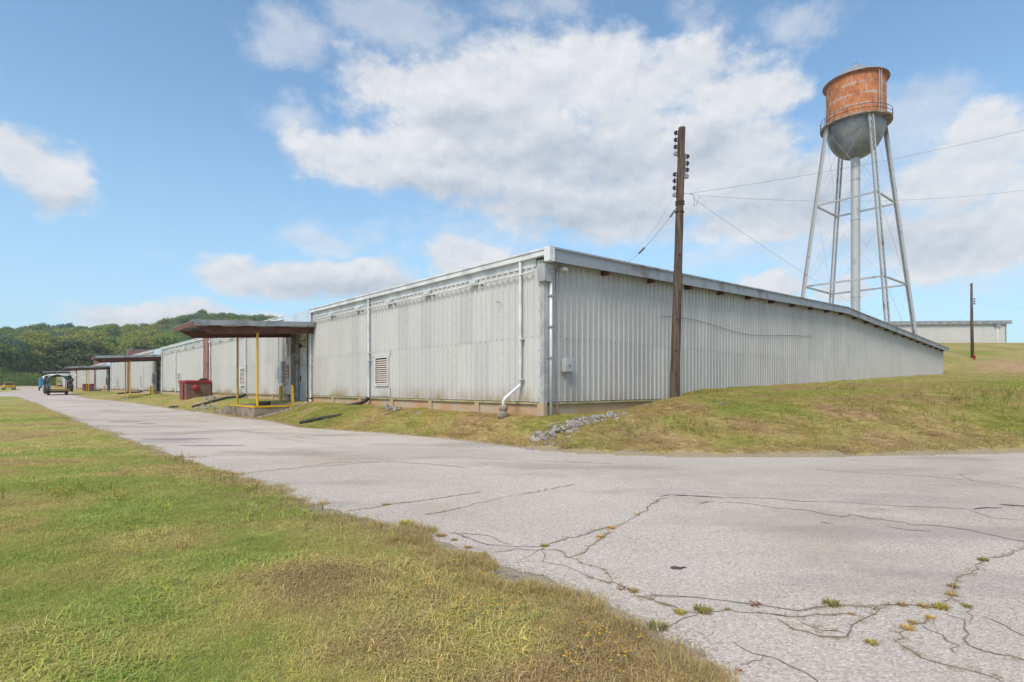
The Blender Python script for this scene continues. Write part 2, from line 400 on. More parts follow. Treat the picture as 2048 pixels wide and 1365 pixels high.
LAWN_PX = [(1400, 1356), (1341, 1313), (1302, 1278), (1240, 1251), (1177, 1212), (1087, 1168), (1010, 1150), (924, 1113), (807, 1072), (690, 1034), (629, 1019),
           (576, 1002), (510, 980), (443, 951), (377, 926), (310, 903), (248, 880), (168, 851), (111, 826), (73, 807), (33, 793.5)]
lawn_edge = [(6.0, -12.0), (2.3, .6)] + [G(*p) for p in LAWN_PX]
branch = [G(-420, 794), G(-420, 785.5), G(10, 784.5), G(44, 780.5), G(38, 778)]
BANK_PX = [(2048, 905), (1900, 908.5), (1750, 912), (1500, 914), (1300, 912), (1140, 905), (1046, 896), (960, 885), (888, 877), (760, 866), (650, 859), (603, 856), (540, 842), (470, 834),
           (424, 827), (344, 818), (271, 806), (176, 797)]
bank_edge = [(120.0, 17.0), (40.0, 13.9)] + [G(*p) for p in BANK_PX] + [tuple(W(-5, t)[:2]) for t in (110, 150, 200, 235)]
far_end = [tuple(W(-17, 222)[:2])]
ROADP = np.array(lawn_edge + branch + far_end + bank_edge[::-1] + [(120.0, -12.0)])
NL, NB = len(lawn_edge), len(bank_edge)

def seg_dist(x, y, P):
    best = np.full(x.shape, 1e9)
    for (ax, ay), (bx, by) in zip(P[:-1], P[1:]):
        dx, dy = bx - ax, by - ay; L = dx * dx + dy * dy + 1e-12
        u = np.clip(((x - ax) * dx + (y - ay) * dy) / L, 0, 1)
        best = np.minimum(best, (x - ax - u * dx) ** 2 + (y - ay - u * dy) ** 2)
    return np.sqrt(best)
def inside(x, y, P):
    r = np.zeros(x.shape, bool)
    for (ax, ay), (bx, by) in zip(P, np.roll(P, -1, axis=0)):
        c = ((ay > y) != (by > y)) & (x < (bx - ax) * (y - ay) / (by - ay + 1e-12) + ax)
        r ^= c
    return r
def terrain(x, y):
    """height, signed distance from the asphalt (positive off it), bank flag, dirt mask"""
    x = np.asarray(x, float); y = np.asarray(y, float)
    dl = seg_dist(x, y, np.array(lawn_edge + branch + far_end)); db = seg_dist(x, y, np.array(bank_edge))
    ins = inside(x, y, ROADP); sd = np.where(ins, -np.minimum(dl, db), np.minimum(dl, db))
    bank = (db < dl) & ~ins
    base = zr(y)
    s, t = st_of(x, y)
    # distance outside the warehouse footprint
    ex = np.maximum(np.maximum(-s, s - B_S), 0); et = np.maximum(np.maximum(-t, t - B_T), 0)
    e = np.hypot(ex, et)
    sdp = np.maximum(sd, 0)
    u = sdp / (sdp + e + 1e-6)
    prof = sstep(0, .78, u) * .93 + .07 * u
    zb = base + (np.maximum(.72 + .07 * sstep(2, 14, t), base) - base) * prof + .02
    for o in (0, 42.3, 86.2, 176.0):
        wd_ = np.exp(-((t - 20.4 - o) / 3.4) ** 4) * sstep(.6, 2.6, e) * (s < 0); zb = zb * (1 - wd_) + (base + .05) * wd_
    # grassed mound and rising ground right of the gable end
    ye = np.interp(x, [1.0, 4.0, 13, 40], [13.0, 13.1, 13.6, 13.9])
    d = np.maximum(y - ye, 0)
    a = sstep(1.2, 6.2, x + .25 * (y - 14))
    m = a * (1.34 * (1 - np.exp(-(d / 3.0) ** 1.45)) + .024 * np.maximum(x - 7, 0).clip(0, 45) * (1 - np.exp(-d / 7)) + .016 * d.clip(0, 40))
    swale = np.where(s < 12, sstep(.2, 2.6, e) * (1 - sstep(4, 10, s)) + sstep(4, 10, s), 1.0)
    m = m * (.35 + .65 * swale)
    cut = sstep(57, 63.5, y + .05 * (x - 55)) * 1.5
    rise = sstep(0, 1, np.clip((y - 63) / 42, 0, 1)) * 5.4
    rgt = sstep(28, 46, x) * sstep(.8, 7, e)
    m = m + rgt * (cut + rise)
    zz = np.where(bank & (x > 0.5), np.maximum(zb, m) + .12 * np.exp(-((zb - m) / .25) ** 2), zb)
    hillside = (x < 35)
    lawn = base + .025 + .05 * (fbm(x, y, 3, .35) - .5) * sstep(.3, 3, sdp)
    z = np.where(bank, zz, lawn)
    # road bed under the asphalt
    z = np.where(ins, base - .06 * np.clip((-sd - .3) / .4, 0, 1) + .012 * np.clip(1 + sd / .2, 0, 1), z)
    off = np.where(~ins, .012 - .0 + .0 * sd, 0)
    # inside the building: keep the earth below the floor
    foot = (s > .3) & (s < B_S - .3) & (t > .3) & (t < B_T)
    z = np.where(foot, np.minimum(z, 1.0), z)
    # wooded hill beyond the far end
    hx = np.clip((x + 453) / 195, -1.2, 1.0)
    amp = 22.5 + 14.5 * hx; amp = amp * (1 - .6 * sstep(-240, 0, x))
    hill = (amp + 7 * sstep(-330, -270, x * 480 / np.maximum(y, 200))) * sstep(0, 1, np.clip((y - 198) / 300, 0, 1)) * (.86 + .28 * fbm(x, y, 3, .008))
    hill = hill - amp * .5 * sstep(520, 900, y)
    z = z + np.where(y > 190, hill, 0)
    # earth shows on the cut bank and in worn places
    dirt = rgt * sstep(57.5, 59, y + .05 * (x - 55)) * (1 - sstep(62.5, 64.5, y + .05 * (x - 55)))
    rough = (fbm(x, y, 4, .8) - .5) * .10 * sstep(.2, 2, sdp) * bank * (1 - foot)
    z = z + rough + dirt * (fbm(x, y, 3, .5) - .5) * 1.0
    return z, sd, bank, dirt

def ground_tone(x, y, sd, bank, dirt):
    """colour of the turf: fresh green, olive, straw and bare clay in patches"""
    n1 = fbm(x, y, 5, .22); n2 = fbm(x + 50, y - 20, 5, .65); n3 = fbm(x - 30, y + 70, 4, 1.7)
    green = np.array([.235, .290, .062]); olive = np.array([.365, .335, .115]); straw = np.array([.47, .355, .185]); clay = np.array([.38, .245, .15])
    dry = sstep(.46, .74, .40 * n2 + .35 * n1 + .25 * n3 + .035 * bank)
    dry = np.maximum(dry, .6 * np.exp(-np.maximum(sd, 0) / .5) * sstep(.3, .6, n3 + .1))
    far_green = (~bank) * sstep(2.0, 6, sd) * sstep(8, 17, y) * .95
    dry = dry * (1 - far_green * .8)
    fresh = sstep(.46, .64, 1 - n1 * .45 - n2 * .35 - n3 * .20) * (1 - bank * .2)
    fresh = np.maximum(fresh, far_green * sstep(.22, .48, 1 - n2))
    f = fresh[..., None]; dr = dry[..., None]
    col = olive * (1 - f) + green * f
    col = col * (1 - dr) + straw * dr
    col = col * np.where(bank[..., None], np.array([.88, .84, .78]), 1.0)
    c = np.maximum(dirt * .9, sstep(.60, .72, n3 * .5 + n2 * .5) * bank * .85)[..., None]
    col = col * (1 - c) + clay * c
    return col, dry, fresh

# ------------------------------------------------------------------ ground sheet
def axis(lo, hi, c0, c1, fine, grow):
    a = list(np.arange(c0, c1 + 1e-6, fine)); st_ = fine; v = c1
    while v < hi: st_ = min(st_ * grow, 30); v += st_; a.append(v)
    st_ = fine; v = c0
    while v > lo: st_ = min(st_ * grow, 30); v -= st_; a.insert(0, v)
    return np.array(a)
gx = axis(-1200, 1200, -26, 42, .3, 1.09); gy = axis(-60, 1500, 1.5, 42, .3, 1.06)
GX, GY = np.meshgrid(gx, gy); fx, fy = GX.ravel(), GY.ravel()
fz, fsd, fbank, fdirt = terrain(fx, fy)
gcol, gdry, gfresh = ground_tone(fx, fy, fsd, fbank, fdirt)
nx, ny = len(gx), len(gy)
ii = (np.arange(ny - 1)[:, None] * nx + np.arange(nx - 1)[None]).ravel()
faces = np.stack([ii, ii + 1, ii + nx + 1, ii + nx], 1)
gm = bpy.data.meshes.new('ground'); gm.from_pydata(np.stack([fx, fy, fz], 1).tolist(), [], faces.tolist())
gm.polygons.foreach_set('use_smooth', [True] * len(gm.polygons))
fsd = np.where(fbank, fsd + .10, fsd)
ca = gm.attributes.new('turf', 'FLOAT_COLOR', 'POINT'); ca.data.foreach_set('color', np.concatenate([gcol, np.ones((len(gcol), 1))], 1).ravel())
da = gm.attributes.new('edge', 'FLOAT', 'POINT'); da.data.foreach_set('value', fsd)
def ground_mat():
    m = bpy.data.materials.new('turf_ground'); m.use_nodes = True; q = NT(m.node_tree); q.n.clear()
    out = q.new('ShaderNodeOutputMaterial'); b = q.new('ShaderNodeBsdfPrincipled'); q.l.new(b.outputs[0], out.inputs[0])
    b.inputs['Roughness'].default_value = .95; b.inputs['Specular IOR Level'].default_value = .1
    at = q.new('ShaderNodeAttribute', attribute_name='turf'); ed = q.new('ShaderNodeAttribute', attribute_name='edge')
    pos = q.new('ShaderNodeNewGeometry').outputs['Position']
    n1 = q.noise(pos, 1.1, 6, .65); n2 = q.noise(pos, 9.0, 6, .7); n3 = q.noise(q.vmath('MULTIPLY', pos, (1, 1, 1)), 60.0, 3, .7)
    col = q.mix(1.0, at.outputs['Color'], q.mix(q.ramp(n1, .3, .7), (.86, .90, .85), (1.12, 1.07, 1.1)), 'MULTIPLY')
    col = q.mix(1.0, col, q.mix(q.ramp(n2, .3, .7), (.72, .74, .70), (1.25, 1.22, 1.25)), 'MULTIPLY')
    col = q.mix(1.0, col, q.mix(q.ramp(n3, .3, .7), (.6, .6, .6), (1.35, 1.35, 1.35)), 'MULTIPLY')
    # crumbling gravel against the asphalt
    rim = q.ramp(q.math('ADD', ed.outputs['Fac'], q.math('MULTIPLY', q.math('SUBTRACT', n1, .5), .5)), .0, .14, 1, 0)
    grit = q.mix(q.ramp(n3, .35, .65), (.26, .20, .145), (.42, .34, .26))
    col = q.mix(q.math('MULTIPLY', rim, .8), col, grit)
    q.l.new(col, b.inputs['Base Color'])
    bn = q.new('ShaderNodeBump'); bn.inputs['Strength'].default_value = .7; bn.inputs['Distance'].default_value = .05
    q.l.new(q.math('ADD', n2, q.math('MULTIPLY', n3, .5)), bn.inputs['Height']); q.l.new(bn.outputs[0], b.inputs['Normal'])
    return m
gm.materials.append(ground_mat())
ground = place('ground', gm); tag(ground, 'wide grassy ground with lawn, bank, mound and far hill', kind='structure')

# ------------------------------------------------------------------ asphalt road
def ragged(P, amp, step):
    P = [Vector((p[0], p[1], 0)) for p in P]; out = []
    for a, b in zip(P[:-1], P[1:]):
        L = (b - a).length; n = max(1, min(60, int(L / step)))
        nrm = Vector((-(b - a).y, (b - a).x, 0)).normalized()
        for k in range(n):
            p = a.lerp(b, k / n); w_ = amp * (float(fbm(np.array(p.x * 2.1), np.array(p.y * 2.1), 4)) - .5) * 2 if amp else 0
            out.append(p + nrm * w_)
    out.append(P[-1]); return out
def road_mesh():
    loop = ragged(lawn_edge, .30, .10) + ragged(branch + far_end, .0, 6)[0:] + ragged(bank_edge[::-1], .10, .3) + [Vector((120, -12, 0))]
    bm = bmesh.new(); vs = []
    for p in loop:
        if vs and (vs[-1].co - p).length < 1e-4: continue
        vs.append(bm.verts.new(p))
    es = [bm.edges.new((vs[i], vs[(i + 1) % len(vs)])) for i in range(len(vs))]
    bmesh.ops.triangle_fill(bm, use_beauty=True, use_dissolve=False, edges=es)
    for yy in (30, 36, 40, 44, 48, 52, 56, 60, 66, 75, 90, 110, 140, 170):
        bmesh.ops.bisect_plane(bm, geom=bm.verts[:] + bm.edges[:] + bm.faces[:], plane_co=(0, yy, 0), plane_no=(0, 1, 0))
    for v in bm.verts: v.co.z = float(zr(v.co.y)) + .006
    for f in bm.faces:
        if f.normal.z < 0: f.normal_flip()
    me = bpy.data.meshes.new('road'); bm.to_mesh(me); bm.free(); return me
def road_mat():
    m = bpy.data.materials.new('old_asphalt'); m.use_nodes = True; q = NT(m.node_tree); q.n.clear()
    out = q.new('ShaderNodeOutputMaterial'); b = q.new('ShaderNodeBsdfPrincipled'); q.l.new(b.outputs[0], out.inputs[0])
    b.inputs['Roughness'].default_value = .9; b.inputs['Specular IOR Level'].default_value = .2
    pos = q.new('ShaderNodeNewGeometry').outputs['Position']
    vo = q.new('ShaderNodeTexVoronoi'); q.l.new(pos, vo.inputs['Vector']); vo.inputs['Scale'].default_value = 75
    vsep = q.new('ShaderNodeSeparateColor'); q.l.new(vo.outputs['Color'], vsep.inputs[0])
    big = q.noise(pos, .16, 6, .6); mid = q.noise(pos, 1.3, 6, .65); fine = q.noise(pos, 38, 5, .75)
    col = q.mix(q.ramp(vsep.outputs[0], 0, 1, smooth=False), (.31, .27, .232), (.72, .64, .57))
    col = q.mix(.45, col, (.535, .47, .415))
    col = q.mix(1.0, col, q.mix(q.ramp(fine, .3, .7), (.80, .80, .80), (1.18, 1.18, 1.18)), 'MULTIPLY')
    col = q.mix(1.0, col, q.mix(q.ramp(big, .3, .7), (.86, .85, .84), (1.08, 1.07, 1.07)), 'MULTIPLY')
    col = q.mix(q.math('MULTIPLY', q.ramp(mid, .55, .72), .30), col, (.33, .27, .215))
    st2 = q.math('MULTIPLY', q.ramp(q.noise(q.vmath('ADD', pos, (40, 7, 0)), .33, 8, .68), .50, .64), .42)
    col = q.mix(st2, col, (.41, .335, .26))
    spots = q.ramp(q.noise(q.vmath('ADD', pos, (9, 3, 0)), 5.0, 5, .7), .70, .76)
    col = q.mix(q.math('MULTIPLY', spots, .5), col, (.20, .17, .145))
    # long worn, darker wheel-lane smears that run with the road
    lane = q.noise(q.vmath('MULTIPLY', q.vmath('ADD', pos, (3, 0, 0)), (.35, .9, 1)), .55, 5, .6)
    col = q.mix(q.math('MULTIPLY', q.ramp(lane, .50, .66), .55), col, (.29, .255, .225))
    q.l.new(col, b.inputs['Base Color'])
    bn = q.new('ShaderNodeBump'); bn.inputs['Strength'].default_value = .55; bn.inputs['Distance'].default_value = .012
    q.l.new(q.math('ADD', vo.outputs['Distance'], fine), bn.inputs['Height']); q.l.new(bn.outputs[0], b.inputs['Normal'])
    return m
rm = road_mesh(); rm.materials.append(road_mat())
road = place('road', rm); tag(road, 'pale cracked asphalt road and yard in front of the warehouse', kind='structure')

M['crack'] = mat('open_crack', (.12, .10, .08), (.22, .18, .13), rough=1, scale=3)
M['crumb'] = mat('crumbled_asphalt', (.40, .335, .275), (.24, .20, .16), rough=1, scale=14)
M['tar'] = mat('tar_filler', (.055, .05, .048), (.10, .09, .085), rough=.9, scale=5)
M['patch'] = mat('dark_asphalt_patch', (.25, .23, .215), (.33, .30, .275), rough=.9, scale=4, detail=8)
Z3 = lambda P: [(1300 + .3652 * a, 900 + .3652 * b) for a, b in P]
Z2 = lambda P: [(600 + .3906 * a, 900 + .3906 * b) for a, b in P]
CRACKS = [(Z3([(400, 290), (540, 298), (700, 325), (860, 332), (960, 355), (1050, 370), (1100, 358), (1200, 378), (1360, 395), (1440, 415), (1600, 420), (1800, 455), (2048, 505), (2300, 560)]), .030),
    (Z3([(420, 265), (640, 268), (860, 288), (1070, 292), (1250, 305), (1400, 312), (1600, 318), (1760, 330)]), .022),
    (Z3([(0, 803), (200, 810), (400, 828), (600, 860), (800, 890), (950, 858), (1060, 857), (1160, 858), (1230, 880), (1300, 855), (1500, 862), (1640, 875)]), .014),
    (Z3([(0, 820), (130, 862), (200, 890), (300, 890), (430, 880), (500, 895), (700, 905), (830, 920), (1000, 910), (1130, 908)]), .012),
    (Z3([(60, 1010), (130, 950), (200, 925), (280, 910)]), .011),
    (Z3([(700, 935), (800, 985), (930, 1030), (1080, 1035), (1110, 965), (1220, 900), (1300, 855)]), .014),
    (Z3([(830, 955), (950, 990), (1080, 1005)]), .008),
    (Z3([(1600, 850), (1650, 800), (1660, 740), (1720, 690), (1810, 615), (1900, 590), (2048, 545), (2200, 500)]), .013),
    (Z3([(1600, 900), (1720, 940), (1700, 980), (1760, 1080), (1900, 1120), (2048, 1150), (2300, 1230)]), .012),
    (Z3([(1480, 960), (1580, 1020), (1680, 1080), (1670, 1130)]), .011),
    (Z3([(1520, 930), (1430, 960), (1370, 1010), (1380, 1060), (1450, 1120), (1560, 1170), (1800, 1230), (1950, 1290)]), .010),
    (Z3([(460, 1060), (520, 1100), (620, 1135), (740, 1180), (850, 1230), (930, 1290)]), .011), (Z3([(620, 1135), (560, 1165), (480, 1180)]), .007),
    (Z3([(1680, 830), (1760, 880), (1780, 920), (1750, 960)]), .008), (Z3([(1820, 915), (1950, 970), (2048, 1020), (2200, 1090)]), .009),
    (Z3([(1290, 420), (1400, 440), (1540, 450)]), .018), (Z3([(1750, 335), (1900, 380), (2048, 390)]), .016), (Z3([(900, 110), (1200, 130), (1500, 145), (1800, 175), (2048, 215)]), .018),
    (Z3([(1690, 130), (1760, 170), (1900, 190)]), .02), (Z3([(540, 880), (700, 905), (760, 930)]), .007),
    (Z2([(260, 315), (370, 300), (450, 283), (570, 270), (720, 248), (880, 225), (930, 218)]), .016),
    (Z2([(640, 335), (760, 315), (860, 290), (930, 272), (1050, 245), (1250, 210), (1400, 180)]), .016),
    (Z2([(790, 430), (900, 470), (960, 492), (1100, 498), (1250, 495), (1350, 465), (1470, 430), (1520, 412), (1620, 395), (1720, 345), (1780, 295), (1870, 250)]), .016),
    (Z2([(820, 428), (960, 440), (1080, 490)]), .012), (Z2([(1380, 555), (1450, 530), (1500, 485), (1530, 460), (1590, 415)]), .013),
    (Z2([(980, 530), (1120, 510), (1200, 515), (1330, 520), (1380, 550), (1450, 585), (1560, 620), (1610, 680), (1720, 750), (1850, 800), (1950, 820)]), .013),
    (Z2([(1120, 575), (1180, 550), (1250, 505), (1255, 575), (1350, 600), (1450, 640), (1590, 690)]), .012),
    (Z2([(1120, 575), (1250, 575)]), .010), (Z2([(1740, 755), (1900, 755), (2048, 760)]), .012), (Z2([(1780, 770), (1900, 810), (1960, 850)]), .01),
    (Z2([(0, 90), (180, 66), (360, 62), (620, 72), (860, 95)]), .02), (Z2([(860, 40), (1000, 52), (1300, 62), (1600, 75)]), .018),
    ([(465, 951), (554, 941), (643, 933), (760, 925)], .03), ([(300, 850), (420, 858), (520, 866), (640, 880)], .03), ([(205, 868), (330, 872), (420, 862), (540, 858)], .03),
    ([(230, 826), (330, 833), (420, 845)], .03), ([(480, 862), (600, 884), (700, 893)], .02)]
rng = random.Random(5)
def strip(path, width, name, material, zoff):
    P = [Vector((*G(*p), 0)) for p in path]; Q = [P[0]]
    for a, b in zip(P[:-1], P[1:]):
        L = (b - a).length; n = max(2, int(L / .09)); nr = Vector((-(b - a).y, (b - a).x, 0)).normalized()
        ph = rng.random() * 50
        for k in range(1, n + 1):
            wv = (float(vnoise(np.array(ph + k * .35), np.array(ph))) - .5) * min(.14, L * .12) * math.sin(math.pi * k / n) ** .5 if k < n else 0
            Q.append(a.lerp(b, k / n) + nr * (wv + rng.uniform(-.016, .016) + (float(vnoise(np.array(ph + k * 1.7), np.array(3.3))) - .5) * .05))
    for layer in ((0, 1.0, material, name), (1, 2.6, M['crumb'], 'crack_edge')) if name == 'crack' else ((0, 1.0, material, name),):
        strip_layer(Q, width * .8 * layer[1], layer[3], layer[2], zoff - .002 * layer[0])
    return Q
def strip_layer(Q, width, name, material, zoff):
    mb = MB(); vs = []
    for i, p in enumerate(Q):
        d = Q[min(i + 1, len(Q) - 1)] - Q[max(i - 1, 0)]; nr = Vector((-d.y, d.x, 0)).normalized()
        wd = width * rng.uniform(.35, 1.0) * (.25 + 1.5 * float(fbm(np.array(p.x * 1.9), np.array(p.y * 1.9), 3)) ** 1.5) * (.3 if i in (0, len(Q) - 1) else 1) * .5
        z = float(zr(p.y)) + .006 + zoff
        vs += [(p.x - nr.x * wd, p.y - nr.y * wd, z), (p.x + nr.x * wd, p.y + nr.y * wd, z)]
    mb.add(vs, [(2 * i, 2 * i + 1, 2 * i + 3, 2 * i + 2) for i in range(len(Q) - 1)])
    o = mb.build(name, material, road)
    if o.data.polygons and o.data.polygons[0].normal.z < 0: o.data.flip_normals()
crack_paths = [strip(p, wd, 'crack', M['crack'], .004) for p, wd in CRACKS]
for p, wd in ((Z3([(50, 260), (100, 247), (220, 255), (330, 262), (410, 268)]), .07), (Z3([(1770, 330), (1850, 322), (1930, 321)]), .07), (Z3([(1910, 303), (1980, 308), (2120, 316)]), .08),
              (Z3([(1255, 333), (1300, 336)]), .05), (Z3([(930, 402), (990, 408)]), .05), (Z3([(270, 300), (340, 285)]), .04)):
    strip(p, wd, 'tar_strip', M['tar'], .008)
def blot(px, py, rx, ry, name, material, zoff=.004):
    cx, cy = G(px, py); mb = MB(); n = 40; vs = [(cx, cy, float(zr(cy)) + .006 + zoff)]
    for k in range(n):
        a = 2 * math.pi * k / n; r = 1 + .7 * (float(fbm(np.array(math.cos(a) * 1.6 + px), np.array(math.sin(a) * 1.6 + py), 3)) - .5)
        xx, yy = cx + rx * r * math.cos(a), cy + ry * r * math.sin(a); vs.append((xx, yy, float(zr(yy)) + .006 + zoff))
    mb.add(vs, [(0, 1 + k, 1 + (k + 1) % n) for k in range(n)]); mb.build(name, material, road)
for a in ((1352, 1138, .055, .045), (1368, 1137, .025, .02)): blot(*a, 'tar_spot', M['tar'])
for a in ((360, 879, 1.1, .32), (252, 844, .9, .5), (292, 848, .5, .3), (215, 822, .7, .4), (420, 892, .9, .18)): blot(*a, 'asphalt_patch', M['patch'])

# ------------------------------------------------------------------ the long warehouse
wh = thing('warehouse', 'long low warehouse in pale corrugated metal with loading canopies along its front', 'warehouse', (C[0], C[1], 0), (0, 0, BROT))
RIB = [(-.15, 0), (-.105, .007), (-.055, 0), (-.036, .042), (.036, .042), (.055, 0), (.105, .007)]
def rib_profile(width, pitch=.3):
    pts = []
    for k in range(int(round(width / pitch))):
        c = pitch * (k + .5); pts += [(c + a, o) for a, o in RIB]
    pts.append((width, 0)); return pts
def sheet(width, z0, ztop, along, lift=0.0):
    """one ribbed sheet; along 't': wall s=0 facing -s; 's': wall t=0 facing -t; ztop may be a function of the distance"""
    pr = rib_profile(width); vs = []; zt = ztop if callable(ztop) else (lambda q: ztop)
    for a, o in pr:
        o = o + lift
        for z in (z0, zt(a)): vs.append((-o, a, z) if along == 't' else (a, -o, z))
    n = len(pr); fs = [(2 * i, 2 * i + 1, 2 * i + 3, 2 * i + 2) if along == 't' else (2 * i, 2 * i + 2, 2 * i + 3, 2 * i + 1) for i in range(n - 1)]
    mb = MB(); mb.add(vs, fs); return mb
LAP = 3.31
def roofz(s): return EAVE + (RIDGE_Z - EAVE) * (s / RIDGE if s < RIDGE else (B_S - s) / (B_S - RIDGE))
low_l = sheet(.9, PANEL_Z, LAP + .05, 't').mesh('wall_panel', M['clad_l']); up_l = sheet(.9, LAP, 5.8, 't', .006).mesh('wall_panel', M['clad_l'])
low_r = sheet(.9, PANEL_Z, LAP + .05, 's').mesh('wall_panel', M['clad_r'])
REC0, REC1 = 19.2, 21.6                        # dock door recess
t = 0.0
while t < 41.0:
    if not (18.85 < t + .45 < 21.7):
        place('wall_panel', low_l, wh, (0, t, 0)); place('wall_panel', up_l, wh, (0, t, 0))
    t += .9
s_ = 0.0
while s_ < 31.0:
    place('wall_panel', low_r, wh, (s_, 0, 0))
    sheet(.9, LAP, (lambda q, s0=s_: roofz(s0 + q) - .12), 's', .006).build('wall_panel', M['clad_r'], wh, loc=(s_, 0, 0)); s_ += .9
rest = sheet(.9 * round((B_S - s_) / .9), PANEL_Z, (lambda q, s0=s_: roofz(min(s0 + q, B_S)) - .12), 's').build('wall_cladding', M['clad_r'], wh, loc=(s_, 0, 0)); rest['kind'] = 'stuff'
# farther sections of the front, between the door recesses
SEC = [0.0, 42.3, 86.2, 176.0]                 # offsets of the four door bays
REC = [(REC0 + o - (.0 if i < 3 else 0), REC1 + o) for i, o in enumerate(SEC)]
FIRE = [41.0, 84.4, 128.2, 171.5]              # brick fire walls
a = 41.9
for r0, r1 in REC[1:] + [(B_T, B_T)]:
    wdt = .3 * int((r0 - a) / .3)
    cl = sheet(wdt, PANEL_Z, 5.8, 't').build('wall_cladding', M['clad_l'], wh, loc=(0, a, 0)); cl['kind'] = 'stuff'
    a = r1 + .05
core = MB()
edges = [0.06] + [v for r in REC for v in r] + [B_T]
for a, b in zip(edges[0::2], edges[1::2]): core.box(.01, .30, a, b, .3, 5.85)
core.box(.301, B_S - .05, .06, .30, .3, 5.6)
core.build('wall_backing', M['dark'], wh)  # dark backing added behind the sheets to stop light leaks
# concrete foundation wall with pilasters under every other rib
fd = MB(); fd.box(.0, .28, .0, 18.9, .1, PANEL_Z - .1); fd.box(0, .28, 21.9, B_T, .1, PANEL_Z - .1); fd.box(.29, B_S, 0, .28, .1, PANEL_Z - .1)
fd.build('foundation_wall', M['concrete'], wh)
pil = MB().box(-.07, -.003, -.12, .12, .1, PANEL_Z - .06).mesh('pilaster', M['concrete'], bevel=.012)
for k in range(14):
    tt = 3.35 + 3.04 * k
    if not 18.6 < tt < 22.2: place('pilaster', pil, wh, (0, tt, 0))
for sx in (6.3, 9.3): place('pilaster', pil, wh, (sx, 0, 0), (0, 0, RAD(90)))
MB().box(-.085, .1, -.085, .22, .05, PANEL_Z - .02).build('corner_pilaster', M['concrete'], wh, bevel=.015)
sl = MB(); sl.box(-.075, -.002, .24, 18.85, PANEL_Z - .085, PANEL_Z - .02); sl.box(-.075, -.002, 21.9, 41, PANEL_Z - .085, PANEL_Z - .02); sl.build('base_trim', M['sill'], wh)
MB().box(.24, 32, -.075, -.002, PANEL_Z - .085, PANEL_Z - .02).build('base_trim', M['sill'], wh)
# roof, gutter and fascias
ov = .40
def roof_slab():
    mb = MB()
    for s0, s1 in ((-.12, RIDGE), (RIDGE, B_S + 1.0)):
        z0, z1 = (EAVE - .02 if s0 < 0 else RIDGE_Z), (RIDGE_Z if s0 < 0 else EAVE - .03)
        mb.hexa([(s0, -ov + .02, z0 - .1), (s1, -ov + .02, z1 - .1), (s1, B_T, z1 - .1), (s0, B_T, z0 - .1), (s0, -ov + .02, z0), (s1, -ov + .02, z1), (s1, B_T, z1), (s0, B_T, z0)])
    return mb
roof_slab().build('roof', M['roof'], wh)
for i, (a, b) in enumerate([(-ov, REC0 - .9), (REC1 + .8, 41.0)] + [(41.9, 60.5), (64.5, 84.3), (85.3, 104.6), (108.6, 128), (129, 171), (172.3, 194.3), (198.5, B_T)]):
    g = MB(); g.box(-.20, -.003, a, b, EAVE - .22, EAVE - .02); g.box(-.235, -.20, a, b, EAVE - .05, EAVE + .015)
    g.build('gutter', M['white'], wh, bevel=.01 if i < 2 else 0)
    MB().box(-.05, .0, max(a, .3), b, EAVE - .47, EAVE - .222).build('eave_board', M['white'], wh)
for r0, r1 in REC:
    MB().hexa([(-.16, r0 - .9, EAVE - .75), (-.02, r0 - .9, EAVE - .75), (-.02, r1 + .8, EAVE - .75), (-.16, r1 + .8, EAVE - .75), (-.12, r0 - .9, EAVE - .01), (-.02, r0 - .9, EAVE - .01), (-.02, r1 + .8, EAVE - .01), (-.12, r1 + .8, EAVE - .01)]).build('canopy_flashing', M['bluewhite'], wh)
# rake fascia of the gable end in separate lengths
fl = 2.95; k = 0; a = -.22
while a < B_S + 1.0:
    b = min(a + fl, B_S + 1.0)
    cuts = [a] + ([RIDGE] if a < RIDGE < b else []) + [b]
    for p, q in zip(cuts[:-1], cuts[1:]):
        zf = lambda s: roofz(min(max(s, 0), B_S)) - (0.03 * max(0, s - B_S)) + .0
        jt = .004 * (k % 2); hgt = .42
        MB().hexa([(p, -ov - .02 - jt, zf(p) - hgt), (q - .008, -ov - .02 - jt, zf(q) - hgt), (q - .008, -ov + .02, zf(q) - hgt), (p, -ov + .02, zf(p) - hgt),
                   (p, -ov - .02 - jt, zf(p) - .03), (q - .008, -ov - .02 - jt, zf(q) - .03), (q - .008, -ov + .02, zf(q) - .03), (p, -ov + .02, zf(p) - .03)]).build('fascia_board', M['fascia'], wh)
        MB().hexa([(p, -ov - .07, zf(p) - .03), (q, -ov - .07, zf(q) - .03), (q, -ov + .03, zf(q) - .03), (p, -ov + .03, zf(p) - .03),
                   (p, -ov - .07, zf(p) + .03), (q, -ov - .07, zf(q) + .03), (q, -ov + .03, zf(q) + .03), (p, -ov + .03, zf(p) + .03)]).build('roof_edge', M['rust_edge'] if k % 3 == 1 else M['fascia'], wh)
    a = b; k += 1
# rafter ends below the overhang
rt = MB().box(-.07, .07, -ov + .025, -.04, -.16, 0).mesh('rafter_end', M['brown'])
for k in range(22):
    sx = 3.0 + 2.9 * k; place('rafter_end', rt, wh, (sx, 0, roofz(sx) - .36))
# end cap at the near corner and the boxed corner post
MB().box(-.23, .02, -ov - .09, -ov + .16, EAVE - .43, EAVE + .02).build('corner_cap', M['white'], wh, bevel=.01)
MB().box(-.16, .24, -.20, .12, EAVE - 1.02, EAVE - .45).build('gutter_box', M['pale_galv'], wh, bevel=.012)
MB().box(-.06, .16, -.075, .1, PANEL_Z - .02, EAVE - 1.0).build('corner_trim', M['pale_galv'], wh)
